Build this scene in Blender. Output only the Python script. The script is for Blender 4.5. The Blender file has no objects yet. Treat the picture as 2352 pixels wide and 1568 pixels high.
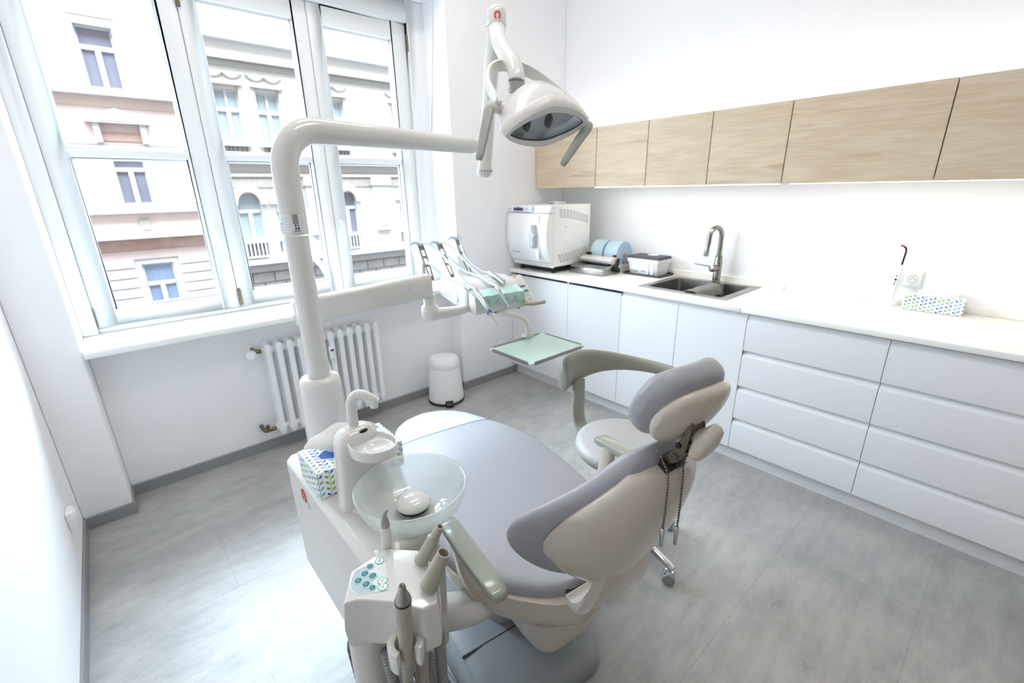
import bpy, bmesh, math, random
from math import sin, cos, pi, radians, sqrt
from mathutils import Vector, Matrix
random.seed(7)
V = Vector
SC = bpy.context.scene
COL = SC.collection

# ---------------------------------------------------------------- materials
def srgb(r, g, b):
    f = lambda c: (c / 255 / 12.92) if c / 255 <= .04045 else ((c / 255 + .055) / 1.055) ** 2.4
    return (f(r), f(g), f(b), 1)

def mat(name, col, rough=.5, metal=0.0, spec=.5, coat=0.0, vary=0.0, vscale=8.0, bump=0.0, bscale=200.0, emit=None, estr=0):
    m = bpy.data.materials.new(name); m.use_nodes = True
    nt = m.node_tree; b = nt.nodes['Principled BSDF']
    c = srgb(*col) if len(col) == 3 else col
    b.inputs['Base Color'].default_value = c
    b.inputs['Roughness'].default_value = rough
    b.inputs['Metallic'].default_value = metal
    b.inputs['Specular IOR Level'].default_value = spec
    b.inputs['Coat Weight'].default_value = coat
    b.inputs['Coat Roughness'].default_value = .04
    if vary or bump:
        tc = nt.nodes.new('ShaderNodeTexCoord')
    if vary:
        n = nt.nodes.new('ShaderNodeTexNoise'); n.inputs['Scale'].default_value = vscale; n.inputs['Detail'].default_value = 5
        mx = nt.nodes.new('ShaderNodeMix'); mx.data_type = 'RGBA'
        mx.inputs[6].default_value = [x * (1 - vary) for x in c[:3]] + [1]
        mx.inputs[7].default_value = [min(1, x * (1 + vary)) for x in c[:3]] + [1]
        nt.links.new(tc.outputs['Object'], n.inputs['Vector'])
        nt.links.new(n.outputs['Fac'], mx.inputs[0]); nt.links.new(mx.outputs[2], b.inputs['Base Color'])
    if bump:
        n2 = nt.nodes.new('ShaderNodeTexNoise'); n2.inputs['Scale'].default_value = bscale
        bp = nt.nodes.new('ShaderNodeBump'); bp.inputs['Strength'].default_value = bump; bp.inputs['Distance'].default_value = .002
        nt.links.new(tc.outputs['Object'], n2.inputs['Vector'])
        nt.links.new(n2.outputs['Fac'], bp.inputs['Height']); nt.links.new(bp.outputs['Normal'], b.inputs['Normal'])
    if emit:
        b.inputs['Emission Color'].default_value = srgb(*emit); b.inputs['Emission Strength'].default_value = estr
    return m

def glass_mat(name, tint=(1, 1, 1), fac=.06, rough=0.0, frost=0.0, fcol=(.8, .9, .88)):
    """thin pane or shell: clear transmission, a little mirror, optionally a milky body"""
    m = bpy.data.materials.new(name); m.use_nodes = True
    nt = m.node_tree; nt.nodes.clear()
    out = nt.nodes.new('ShaderNodeOutputMaterial')
    tr = nt.nodes.new('ShaderNodeBsdfTransparent'); tr.inputs[0].default_value = (*tint, 1)
    gl = nt.nodes.new('ShaderNodeBsdfGlossy'); gl.inputs['Roughness'].default_value = rough
    lw = nt.nodes.new('ShaderNodeLayerWeight'); lw.inputs[0].default_value = .5     # the same from both sides of the sheet
    pw = nt.nodes.new('ShaderNodeMath'); pw.operation = 'POWER'; pw.inputs[1].default_value = 4; nt.links.new(lw.outputs['Facing'], pw.inputs[0])
    fr = nt.nodes.new('ShaderNodeMath'); fr.operation = 'MULTIPLY_ADD'; fr.inputs[1].default_value = .75; fr.inputs[2].default_value = .045; nt.links.new(pw.outputs[0], fr.inputs[0])
    mx = nt.nodes.new('ShaderNodeMixShader')
    nt.links.new(fr.outputs[0], mx.inputs[0])
    src = tr
    if frost:
        d1 = nt.nodes.new('ShaderNodeBsdfDiffuse'); d1.inputs[0].default_value = (*fcol, 1)
        d2 = nt.nodes.new('ShaderNodeBsdfTranslucent'); d2.inputs[0].default_value = (*fcol, 1)
        df = nt.nodes.new('ShaderNodeMixShader'); nt.links.new(d1.outputs[0], df.inputs[1]); nt.links.new(d2.outputs[0], df.inputs[2])
        m2 = nt.nodes.new('ShaderNodeMixShader'); m2.inputs[0].default_value = frost
        nt.links.new(tr.outputs[0], m2.inputs[1]); nt.links.new(df.outputs[0], m2.inputs[2]); src = m2
    nt.links.new(src.outputs[0], mx.inputs[1]); nt.links.new(gl.outputs[0], mx.inputs[2])
    nt.links.new(mx.outputs[0], out.inputs[0])
    return m

M = {}
M['wall'] = mat('wall_paint', (248, 248, 250), .75, spec=.3, vary=.01, vscale=2, bump=.05, bscale=350)
M['wallrear'] = mat('rear_wall_dimmed', (176, 168, 158), .8, spec=.3)  # unseen rear wall, darkened so it bounces less light into the room
M['ceil'] = mat('ceiling_paint', (250, 250, 250), .9, spec=.2)
M['frame'] = mat('window_lacquer', (238, 240, 241), .35, vary=.015, vscale=3)
M['sill'] = mat('sill_lacquer', (240, 240, 238), .3)
M['brass'] = mat('hinge_brass', (120, 112, 86), .35, metal=.9, vary=.3, vscale=90)
M['whitegloss'] = mat('unit_white_gloss', (217, 215, 211), .16, coat=.5, spec=.5)
M['whitesatin'] = mat('unit_white_satin', (216, 212, 206), .32)
M['shell'] = mat('chair_shell_cream', (204, 194, 182), .22, coat=.25)
M['uph'] = mat('upholstery_lilac_grey', (160, 160, 166), .40, spec=.45, bump=.06, bscale=500)
M['uphgloss'] = mat('foot_cover_vinyl', (204, 206, 218), .1, coat=1.0)
M['stooluph'] = mat('stool_upholstery', (190, 187, 186), .45, bump=.05, bscale=500)
M['sage'] = mat('sage_grey_plastic', (158, 162, 150), .18, coat=.3)
M['olive'] = mat('olive_grey_rubber', (150, 150, 136), .4)
M['basegrey'] = mat('base_grey_plastic', (146, 150, 154), .3, vary=.02)
M['dark'] = mat('dark_rubber', (28, 28, 30), .55)
M['black'] = mat('black_plastic', (16, 16, 18), .35)
M['charcoal'] = mat('charcoal_plastic', (62, 60, 66), .5)
M['bluewhite'] = mat('hinge_cover_pale', (205, 212, 218), .25)
M['bronze'] = mat('headrest_bracket_metal', (112, 102, 90), .3, metal=.7)
M['greige'] = mat('greige_plastic', (200, 191, 179), .35)
M['chrome'] = mat('chrome', (215, 216, 220), .1, metal=1)
M['steel'] = mat('brushed_steel', (170, 168, 163), .28, metal=1, vary=.06, vscale=40)
M['steeldark'] = mat('faucet_steel', (150, 146, 138), .25, metal=1)
M['cab'] = mat('cabinet_white_lacquer', (222, 222, 224), .38, spec=.4)
M['carc'] = mat('cabinet_carcass', (150, 150, 152), .5)
M['top'] = mat('worktop_white', (240, 238, 233), .35, vary=.01)
M['mirror'] = mat('reflector_mirror', (240, 242, 245), .3, metal=.75)
M['mint'] = mat('mint_silicone', (190, 224, 216), .5)
M['traymint'] = mat('tray_mint', (190, 213, 204), .25)
M['silver'] = mat('silver_metal', (190, 190, 192), .2, metal=1)
M['grey'] = mat('grey_plastic', (150, 152, 146), .4)
M['beige'] = mat('beige_grey_plastic', (172, 167, 153), .35)
M['hoseW'] = mat('hose_pale', (190, 200, 212), .35)
M['whip'] = mat('whip_olive', (128, 126, 112), .45)
M['hoseG'] = mat('hose_grey', (138, 140, 141), .5)
M['red'] = mat('red_plastic', (190, 40, 35), .3)
M['redlogo'] = mat('red_print', (206, 62, 44), .4)
M['blue'] = mat('blue_print', (40, 95, 175), .45)
M['teal'] = mat('teal_print', (10, 120, 130), .4)
M['ring'] = mat('mint_print', (120, 190, 175), .4)
M['panel'] = mat('panel_film', (222, 226, 228), .3)
M['panel2'] = mat('panel_film_grey', (180, 195, 198), .3)
M['white'] = mat('plain_white', (238, 238, 238), .4)
M['paper'] = mat('tissue_paper', (240, 238, 234), .8, spec=.1)
M['pouch'] = mat('pouch_film_blue', (186, 214, 226), .3, coat=.4)
M['pouchside'] = mat('pouch_paper_edge', (172, 198, 226), .6)
M['core'] = mat('cardboard_core', (205, 190, 172), .8)
M['lcd'] = mat('lcd_screen', (212, 216, 208), .2)
M['display'] = mat('display_indigo', (62, 54, 104), .2)
M['sensor'] = mat('sensor_window', (10, 10, 14), .15)
M['kb'] = mat('key_blue', (150, 180, 215), .4)
M['handlegrey'] = mat('handle_light_grey', (192, 198, 204), .35)
M['green'] = mat('green_led', (70, 200, 60), .3, emit=(70, 220, 60), estr=1.5)
M['cloth'] = mat('cleaning_cloth', (138, 136, 134), .95, spec=.1, bump=.8, bscale=260, vary=.08, vscale=200)
M['led'] = mat('led_diffuser', (255, 250, 240), .5, emit=(255, 247, 232), estr=14)
M['ledcove'] = mat('cove_led_diffuser', (255, 250, 240), .5, emit=(255, 247, 234), estr=8)
M['panelglow'] = mat('ceiling_lamp_diffuser', (255, 255, 250), .5, emit=(255, 250, 244), estr=12)
M['slot'] = mat('vent_slot', (84, 84, 84), .7)
M['blacktape'] = mat('ink_black', (40, 40, 42), .5)
M['stickersilver'] = mat('sticker_silver', (165, 160, 156), .35, metal=.4)
M['lensglass'] = glass_mat('lens_glass', (.95, .97, .99))
M['pane'] = glass_mat('window_pane', (.97, .985, .98))
M['bowl'] = glass_mat('spittoon_glass', (.985, 1, .995), frost=.34, rough=.02, fcol=(.92, .97, .95))
M['fac_blocker'] = mat('sky_blocker_brown', (110, 100, 92), .9, spec=.1, vary=.1, vscale=1)  # dark so the unseen street front bounces little light across
M['fac_white'] = mat('facade_white', (172, 169, 167), .9, spec=.1, vary=.04, vscale=.6)
M['fac_pink'] = mat('facade_pink', (177, 160, 154), .9, spec=.1, vary=.05, vscale=.5)
M['fac_rose'] = mat('facade_rose', (154, 128, 118), .9, spec=.1, vary=.25, vscale=3)
M['fac_cream'] = mat('facade_cream', (166, 160, 148), .9, spec=.1, vary=.05, vscale=.8)
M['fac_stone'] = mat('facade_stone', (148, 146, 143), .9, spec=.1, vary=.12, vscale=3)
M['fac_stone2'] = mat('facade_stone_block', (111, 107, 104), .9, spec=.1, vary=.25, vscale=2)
M['fac_orn'] = mat('facade_ornament', (145, 138, 131), .9, spec=.1, vary=.2, vscale=6)
M['housewood'] = mat('house_window_paint', (173, 173, 172), .5)
M['win_dark'] = mat('house_glass_dark', (105, 104, 116), .3, vary=.25, vscale=1.2)
M['win_blue'] = mat('house_glass_blue', (111, 124, 146), .3, vary=.12, vscale=1)
M['win_curtain'] = mat('house_glass_curtain', (142, 151, 156), .35, vary=.25, vscale=1.6)
M['asphalt'] = mat('street', (84, 84, 88), .9, vary=.1)

def floor_mat():
    m = bpy.data.materials.new('floor_vinyl'); m.use_nodes = True
    nt = m.node_tree; b = nt.nodes['Principled BSDF']; N = nt.nodes.new; L = nt.links.new
    geo = N('ShaderNodeNewGeometry')
    mp = N('ShaderNodeMapping'); mp.inputs['Scale'].default_value = (1.4, 4.5, 1); L(geo.outputs['Position'], mp.inputs[0])
    n1 = N('ShaderNodeTexNoise'); n1.inputs['Scale'].default_value = 4.5; n1.inputs['Detail'].default_value = 9; n1.inputs['Roughness'].default_value = .68
    L(mp.outputs[0], n1.inputs['Vector'])
    n2 = N('ShaderNodeTexNoise'); n2.inputs['Scale'].default_value = 3; n2.inputs['Detail'].default_value = 8; n2.inputs['Roughness'].default_value = .7
    L(geo.outputs['Position'], n2.inputs['Vector'])
    n3 = N('ShaderNodeTexNoise'); n3.inputs['Scale'].default_value = 160; n3.inputs['Detail'].default_value = 2
    L(geo.outputs['Position'], n3.inputs['Vector'])
    a = N('ShaderNodeMath'); a.operation = 'ADD'; L(n1.outputs['Fac'], a.inputs[0]); L(n2.outputs['Fac'], a.inputs[1])
    a2 = N('ShaderNodeMath'); a2.operation = 'MULTIPLY_ADD'; a2.inputs[1].default_value = .35; L(n3.outputs['Fac'], a2.inputs[0]); L(a.outputs[0], a2.inputs[2])
    r = N('ShaderNodeValToRGB'); e = r.color_ramp.elements
    e[0].position = .70; e[0].color = srgb(122, 122, 123); e[1].position = 1.5; e[1].color = srgb(182, 181, 179)
    e2 = r.color_ramp.elements.new(1.0)
    dv = N('ShaderNodeMath'); dv.operation = 'MULTIPLY'; dv.inputs[1].default_value = .6; L(a2.outputs[0], dv.inputs[0])
    e[0].position = .48; e[1].position = .60; e[2].position = .82
    e[0].color = srgb(124, 124, 124); e[1].color = srgb(150, 148, 146); e[2].color = srgb(174, 172, 168)
    L(dv.outputs[0], r.inputs[0])
    # sheet joints
    br = N('ShaderNodeTexBrick'); br.inputs['Scale'].default_value = 1; br.inputs['Mortar Size'].default_value = .0016
    br.inputs['Brick Width'].default_value = .92; br.inputs['Row Height'].default_value = .46; br.inputs['Mortar Smooth'].default_value = .2
    L(geo.outputs['Position'], br.inputs['Vector'])
    mx = N('ShaderNodeMix'); mx.data_type = 'RGBA'; mx.blend_type = 'MULTIPLY'
    mm = N('ShaderNodeMath'); mm.operation = 'MULTIPLY'; mm.inputs[1].default_value = .30; L(br.outputs['Fac'], mm.inputs[0])
    L(mm.outputs[0], mx.inputs[0]); L(r.outputs[0], mx.inputs[6]); mx.inputs[7].default_value = (.3, .3, .3, 1)
    L(mx.outputs[2], b.inputs['Base Color'])
    b.inputs['Roughness'].default_value = .42; b.inputs['Coat Weight'].default_value = .6; b.inputs['Coat Roughness'].default_value = .40; b.inputs['Specular IOR Level'].default_value = .7
    bp = N('ShaderNodeBump'); bp.inputs['Strength'].default_value = .12; bp.inputs['Distance'].default_value = .002
    L(n3.outputs['Fac'], bp.inputs['Height']); L(bp.outputs[0], b.inputs['Normal'])
    return m
M['floor'] = floor_mat()
M['skirt'] = mat('skirting_grey', (140, 141, 143), .45, vary=.06, vscale=12)

def wood_mat():
    m = bpy.data.materials.new('oak_veneer'); m.use_nodes = True
    nt = m.node_tree; b = nt.nodes['Principled BSDF']; N = nt.nodes.new; L = nt.links.new
    geo = N('ShaderNodeNewGeometry'); oi = N('ShaderNodeObjectInfo')
    ad = N('ShaderNodeVectorMath'); ad.operation = 'MULTIPLY_ADD'
    L(oi.outputs['Random'], ad.inputs[0]); ad.inputs[1].default_value = (3, 7, 5); L(geo.outputs['Position'], ad.inputs[2])
    mp = N('ShaderNodeMapping'); mp.inputs['Scale'].default_value = (1, .55, 3.2); L(ad.outputs[0], mp.inputs[0])
    w = N('ShaderNodeTexNoise'); w.inputs['Scale'].default_value = 2.2; w.inputs['Detail'].default_value = 3; w.inputs['Distortion'].default_value = .6
    L(mp.outputs[0], w.inputs['Vector'])
    mul = N('ShaderNodeMath'); mul.operation = 'MULTIPLY'; mul.inputs[1].default_value = 9; L(w.outputs['Fac'], mul.inputs[0])
    fr = N('ShaderNodeMath'); fr.operation = 'PINGPONG'; fr.inputs[1].default_value = 1; L(mul.outputs[0], fr.inputs[0])
    mp2 = N('ShaderNodeMapping'); mp2.inputs['Scale'].default_value = (1, 2.2, 60); L(ad.outputs[0], mp2.inputs[0])
    n2 = N('ShaderNodeTexNoise'); n2.inputs['Scale'].default_value = 3; n2.inputs['Detail'].default_value = 6; L(mp2.outputs[0], n2.inputs['Vector'])
    mp3 = N('ShaderNodeMapping'); mp3.inputs['Scale'].default_value = (1, .8, 9); L(ad.outputs[0], mp3.inputs[0])
    n3 = N('ShaderNodeTexNoise'); n3.inputs['Scale'].default_value = 2.0; n3.inputs['Detail'].default_value = 5; n3.inputs['Distortion'].default_value = .8; L(mp3.outputs[0], n3.inputs['Vector'])
    s = N('ShaderNodeMath'); s.operation = 'MULTIPLY_ADD'; s.inputs[1].default_value = .30; L(fr.outputs[0], s.inputs[0]); L(n2.outputs['Fac'], s.inputs[2])
    r = N('ShaderNodeValToRGB'); e = r.color_ramp.elements
    e[0].position = .3; e[0].color = srgb(192, 171, 143); e[1].position = .95; e[1].color = srgb(216, 199, 174)
    L(s.outputs[0], r.inputs[0])
    r2 = N('ShaderNodeValToRGB'); e = r2.color_ramp.elements
    e[0].position = .62; e[0].color = (0, 0, 0, 1); e[1].position = .72; e[1].color = (1, 1, 1, 1); L(n3.outputs['Fac'], r2.inputs[0])
    k = N('ShaderNodeMath'); k.operation = 'MULTIPLY'; k.inputs[1].default_value = .55; L(r2.outputs[0], k.inputs[0])
    mx = N('ShaderNodeMix'); mx.data_type = 'RGBA'; L(k.outputs[0], mx.inputs[0]); L(r.outputs[0], mx.inputs[6]); mx.inputs[7].default_value = srgb(168, 138, 106)
    L(mx.outputs[2], b.inputs['Base Color']); b.inputs['Roughness'].default_value = .5
    return m
M['wood'] = wood_mat()

def leaf_mat():
    """white board printed with rows of small blue, teal and green leaves on thin stems (UV in metres)"""
    m = bpy.data.materials.new('leaf_print_card'); m.use_nodes = True
    nt = m.node_tree; b = nt.nodes['Principled BSDF']; N = nt.nodes.new; L = nt.links.new
    def math_(op, a, bb=None, c=None):
        n = N('ShaderNodeMath'); n.operation = op
        for i, x in enumerate((a, bb, c)):
            if x is None: continue
            if isinstance(x, (int, float)): n.inputs[i].default_value = x
            else: L(x, n.inputs[i])
        return n.outputs[0]
    uv = N('ShaderNodeUVMap'); sp = N('ShaderNodeSeparateXYZ'); L(uv.outputs[0], sp.inputs[0])
    u = math_('MULTIPLY', sp.outputs[0], 1 / .0150); v = math_('MULTIPLY', sp.outputs[1], 1 / .0180)
    v = math_('ADD', v, math_('MULTIPLY', math_('FLOOR', u), .37))
    cu = math_('FLOOR', u); cv = math_('FLOOR', v)
    fu = math_('SUBTRACT', math_('FRACT', u), .5); fv = math_('SUBTRACT', math_('FRACT', v), .5)
    par = math_('MODULO', math_('ABSOLUTE', cu), 2)
    sg = math_('MULTIPLY_ADD', par, 2, -1)
    # leaf at +-45 deg
    A = math_('ADD', math_('MULTIPLY', fu, .77), math_('MULTIPLY', math_('MULTIPLY', fv, sg), .64))
    B = math_('SUBTRACT', math_('MULTIPLY', fv, .77), math_('MULTIPLY', math_('MULTIPLY', fu, sg), .64))
    e = math_('ADD', math_('POWER', math_('ABSOLUTE', math_('DIVIDE', A, .40)), 1.5), math_('POWER', math_('ABSOLUTE', math_('DIVIDE', B, .20)), 1.5))
    leaf = math_('LESS_THAN', e, 1)
    cell = N('ShaderNodeCombineXYZ'); L(math_('FLOOR', math_('MULTIPLY', cu, .5)), cell.inputs[0]); L(cv, cell.inputs[1])
    wn = N('ShaderNodeTexWhiteNoise'); L(cell.outputs[0], wn.inputs['Vector'])
    r = N('ShaderNodeValToRGB'); r.color_ramp.interpolation = 'CONSTANT'; el = r.color_ramp.elements
    el[0].position = 0; el[0].color = srgb(52, 92, 165); el[1].position = .36; el[1].color = srgb(118, 172, 182)
    x = el.new(.66); x.color = srgb(122, 166, 62)
    L(wn.outputs[0], r.inputs[0])
    stem = math_('MULTIPLY', math_('LESS_THAN', math_('ABSOLUTE', math_('SUBTRACT', fu, math_('MULTIPLY', sg, -.46))), .05), .6)
    mask = math_('MAXIMUM', leaf, stem)
    mx = N('ShaderNodeMix'); mx.data_type = 'RGBA'; L(mask, mx.inputs[0]); mx.inputs[6].default_value = srgb(238, 240, 240); L(r.outputs[0], mx.inputs[7])
    L(mx.outputs[2], b.inputs['Base Color']); b.inputs['Roughness'].default_value = .45
    return m
M['leaf'] = leaf_mat()

def ribbed_mat(name, col, col2, scale):
    m = bpy.data.materials.new(name); m.use_nodes = True
    nt = m.node_tree; b = nt.nodes['Principled BSDF']; N = nt.nodes.new; L = nt.links.new
    uv = N('ShaderNodeUVMap'); w = N('ShaderNodeTexWave'); w.bands_direction = 'Y'; w.inputs['Scale'].default_value = scale
    L(uv.outputs[0], w.inputs['Vector'])
    mx = N('ShaderNodeMix'); mx.data_type = 'RGBA'; L(w.outputs['Fac'], mx.inputs[0]); mx.inputs[6].default_value = srgb(*col); mx.inputs[7].default_value = srgb(*col2)
    L(mx.outputs[2], b.inputs['Base Color']); b.inputs['Roughness'].default_value = .45
    bp = N('ShaderNodeBump'); bp.inputs['Strength'].default_value = .5; bp.inputs['Distance'].default_value = .001
    L(w.outputs['Fac'], bp.inputs['Height']); L(bp.outputs[0], b.inputs['Normal'])
    return m
M['hoserib'] = ribbed_mat('hose_ribbed_grey', (118, 119, 120), (156, 157, 156), 40)
M['hosebeige'] = ribbed_mat('hose_ribbed_beige', (146, 141, 129), (176, 170, 157), 40)
M['hosedark'] = ribbed_mat('hose_sleeve_dark', (70, 66, 84), (128, 104, 116), 14)

# ---------------------------------------------------------------- mesh building
class MB:
    def __init__(s): s.v = []; s.f = []; s.uv = {}
    def add(s, verts, faces):
        n = len(s.v); s.v += [V(p) for p in verts]; s.f += [tuple(i + n for i in f) for f in faces]; return s
    def box(s, x0, x1, y0, y1, z0, z1, mtx=None):
        p = [V((x, y, z)) for z in (z0, z1) for y in (y0, y1) for x in (x0, x1)]
        if mtx: p = [mtx @ q for q in p]
        return s.add(p, [(0, 2, 3, 1), (4, 5, 7, 6), (0, 1, 5, 4), (2, 6, 7, 3), (0, 4, 6, 2), (1, 3, 7, 5)])
    def loft(s, rings, caps=True, closed=False):
        n = len(rings[0]); m = len(rings); b = len(s.v)
        for r in rings: s.v += [V(p) for p in r]
        for i in range(m if closed else m - 1):
            j = (i + 1) % m
            for k in range(n):
                l = (k + 1) % n
                s.f.append((b + i * n + k, b + i * n + l, b + j * n + l, b + j * n + k))
        if caps and not closed:
            s.f.append(tuple(b + k for k in reversed(range(n)))); s.f.append(tuple(b + (m - 1) * n + k for k in range(n)))
        return s
    def tube(s, path, r, seg=14, caps=True, flat=1.0, up=None, uvs=False):
        path = [V(p) for p in path]; n = len(path)
        rr = r if isinstance(r, (list, tuple)) else [r] * n
        rings = []; prev = None
        for i, p in enumerate(path):
            t = (path[min(i + 1, n - 1)] - path[max(i - 1, 0)]).normalized()
            if prev is None:
                a = V(up) if up is not None else (V((0, 0, 1)) if abs(t.z) < .9 else V((1, 0, 0)))
            else: a = prev
            a = (a - t * a.dot(t)).normalized(); prev = a; c = t.cross(a)
            rings.append([p + (c * cos(2 * pi * k / seg) + a * (sin(2 * pi * k / seg) * flat)) * rr[i] for k in range(seg)])
        return s.loft(rings, caps)
    def lathe(s, prof, c=(0, 0, 0), axis=(0, 0, 1), seg=32, arc=None):
        c = V(c); ax = V(axis).normalized(); a = V((1, 0, 0)) if abs(ax.x) < .9 else V((0, 1, 0))
        a = (a - ax * a.dot(ax)).normalized(); b = ax.cross(a)
        rings = [[c + ax * h + (a * cos(2 * pi * k / seg) + b * sin(2 * pi * k / seg)) * max(r, 1e-5) for k in range(seg)] for r, h in prof]
        return s.loft(rings, prof[0] != prof[-1])
    def cyl(s, p0, p1, r, seg=20, r1=None):
        return s.tube([p0, p1], [r, r if r1 is None else r1], seg)
    def prism(s, poly, ax_u, ax_v, o, d):
        """poly (u,v) in plane at o spanned by ax_u, ax_v, extruded by vector d"""
        o, ax_u, ax_v, d = V(o), V(ax_u), V(ax_v), V(d)
        r = [o + ax_u * u + ax_v * v for u, v in poly]
        return s.loft([r, [p + d for p in r]])
    def sphere(s, c, r, seg=10, sq=(1, 1, 1)):
        c = V(c); rings = []
        for i in range(1, seg):
            th = pi * i / seg
            rings.append([c + V((sin(th) * cos(2 * pi * k / (seg * 2)) * r * sq[0], sin(th) * sin(2 * pi * k / (seg * 2)) * r * sq[1], -cos(th) * r * sq[2])) for k in range(seg * 2)])
        return s.loft(rings)

def smooth_path(pts, n=8, closed=False):
    """Catmull-Rom through points (any dimension)"""
    P = [V(p) for p in pts]; out = []
    for i in range(len(P) - 1):
        p0 = P[max(i - 1, 0)]; p1 = P[i]; p2 = P[i + 1]; p3 = P[min(i + 2, len(P) - 1)]
        for k in range(n):
            t = k / n
            out.append(.5 * ((2 * p1) + (p2 - p0) * t + (2 * p0 - 5 * p1 + 4 * p2 - p3) * t * t + (3 * p1 - p0 - 3 * p2 + p3) * t ** 3))
    out.append(P[-1]); return out

def interp(tab, x):
    """smooth interpolation in a table of (x, value)"""
    if x <= tab[0][0]: return tab[0][1]
    if x >= tab[-1][0]: return tab[-1][1]
    for i in range(len(tab) - 1):
        if tab[i][0] <= x <= tab[i + 1][0]:
            t = (x - tab[i][0]) / (tab[i + 1][0] - tab[i][0])
            y0 = tab[max(i - 1, 0)]; y1 = tab[i]; y2 = tab[i + 1]; y3 = tab[min(i + 2, len(tab) - 1)]
            h = y2[0] - y1[0]
            m1 = (y2[1] - y0[1]) / (y2[0] - y0[0]) * h; m2 = (y3[1] - y1[1]) / (y3[0] - y1[0]) * h
            return (2 * t ** 3 - 3 * t * t + 1) * y1[1] + (t ** 3 - 2 * t * t + t) * m1 + (-2 * t ** 3 + 3 * t * t) * y2[1] + (t ** 3 - t * t) * m2

def sring(c, u, v, a, b, n=2.6, seg=28):
    """superellipse ring about c"""
    c, u, v = V(c), V(u), V(v); out = []
    for k in range(seg):
        t = 2 * pi * k / seg; ct, st = cos(t), sin(t)
        out.append(c + u * (a * math.copysign(abs(ct) ** (2 / n), ct)) + v * (b * math.copysign(abs(st) ** (2 / n), st)))
    return out

ROOT = {}      # object name -> offset to subtract from the coordinates its children are given in
def obj(name, mb, material, parent=None, bevel=0, bseg=2, sub=0, sharp=35, smooth=True, label=None, world=True, uvfun=None):
    off = V((0, 0, 0))
    if parent is not None: off = ROOT.get(parent.name, V((0, 0, 0)))
    me = bpy.data.meshes.new(name)
    bm = bmesh.new()
    vs = [bm.verts.new(p - off) for p in mb.v]
    for f in mb.f:
        try: bm.faces.new([vs[i] for i in f])
        except ValueError: pass
    bmesh.ops.remove_doubles(bm, verts=bm.verts, dist=1e-6)
    bmesh.ops.recalc_face_normals(bm, faces=bm.faces)
    if bevel:
        es = [e for e in bm.edges if len(e.link_faces) == 2 and e.calc_face_angle(0) > radians(28)]
        bmesh.ops.bevel(bm, geom=es, offset=bevel, segments=bseg, affect='EDGES', profile=.5, clamp_overlap=True)
    if uvfun:
        L = bm.loops.layers.uv.new('UVMap')
        bm.normal_update()
        for f in bm.faces:
            for l in f.loops: l[L].uv = uvfun(l.vert.co, f.normal)
    bm.to_mesh(me); bm.free()
    for p in me.polygons: p.use_smooth = smooth
    if smooth and sharp < 180: me.set_sharp_from_angle(angle=radians(sharp))
    me.materials.append(M[material] if isinstance(material, str) else material)
    o = bpy.data.objects.new(name, me); COL.objects.link(o)
    if parent is not None:
        o.parent = parent; ROOT[o.name] = off
    if sub:
        md = o.modifiers.new('subdivision', 'SUBSURF'); md.levels = sub; md.render_levels = sub
    if label: o['label'] = label
    return o

def thing(name, label, cat, loc=(0, 0, 0), rotz=0, group=None, local=False):
    o = bpy.data.objects.new(name, None); COL.objects.link(o)
    o.location = loc; o.rotation_euler = (0, 0, rotz); o.empty_display_size = .05
    o['label'] = label; o['category'] = cat
    if group: o['group'] = group
    ROOT[o.name] = V((0, 0, 0)) if local else V(loc)
    return o

def tag(o, label, cat, group=None):
    o['label'] = label; o['category'] = cat
    if group: o['group'] = group
    return o

def struct(name, mb, material, parent=None, label=None, **k):
    o = obj(name, mb, material, parent, **k)
    if parent is None:
        o['kind'] = 'structure'; o['category'] = name.split('_')[0]
        if label: o['label'] = label
    return o

def dup(root, loc, label=None, group=None):
    r = root.copy(); COL.objects.link(r); r.location = loc
    if label: r['label'] = label
    if group: r['group'] = group
    for ch in list(root.children):
        c = ch.copy(); COL.objects.link(c); c.parent = r
        for g in list(ch.children):
            dd = g.copy(); COL.objects.link(dd); dd.parent = c
    return r

def text(name, s, size, o, ux, uy, material, parent, extr=.0004):
    """raised print: lettering with its baseline along ux, up along uy, at o"""
    cu = bpy.data.curves.new(name, 'FONT'); cu.body = s; cu.size = size; cu.extrude = extr
    t = bpy.data.objects.new(name, cu); COL.objects.link(t)
    bpy.context.view_layer.update()
    me = bpy.data.meshes.new_from_object(t.evaluated_get(bpy.context.evaluated_depsgraph_get()))
    bpy.data.objects.remove(t)
    ux, uy = V(ux).normalized(), V(uy).normalized(); uz = ux.cross(uy); off = ROOT.get(parent.name, V((0, 0, 0))) if parent else V((0, 0, 0))
    for v in me.vertices: v.co = V(o) - off + ux * v.co.x + uy * v.co.y + uz * v.co.z
    me.materials.clear(); me.materials.append(M[material])
    ob = bpy.data.objects.new(name, me); COL.objects.link(ob)
    if parent: ob.parent = parent; ROOT[ob.name] = off
    return ob

def omega(name, c, ux, uy, r, parent):
    """the maker's mark: a thick red ring, open at its foot"""
    c, ux, uy = V(c), V(ux).normalized(), V(uy).normalized(); n = ux.cross(uy)
    mb = MB(); rings = []
    for k in range(25):
        a = radians(-62 + 304 * k / 24); rx, ry = r * .82, r
        w = .26 * r
        p = lambda q: c + ux * (cos(a) * (rx + q)) + uy * (sin(a) * (ry + q))
        rings.append([p(-w), p(w), p(w) + n * .0008, p(-w) + n * .0008])
    mb.loft(rings)
    return obj(name, mb, 'redlogo', parent, smooth=False)
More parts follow.
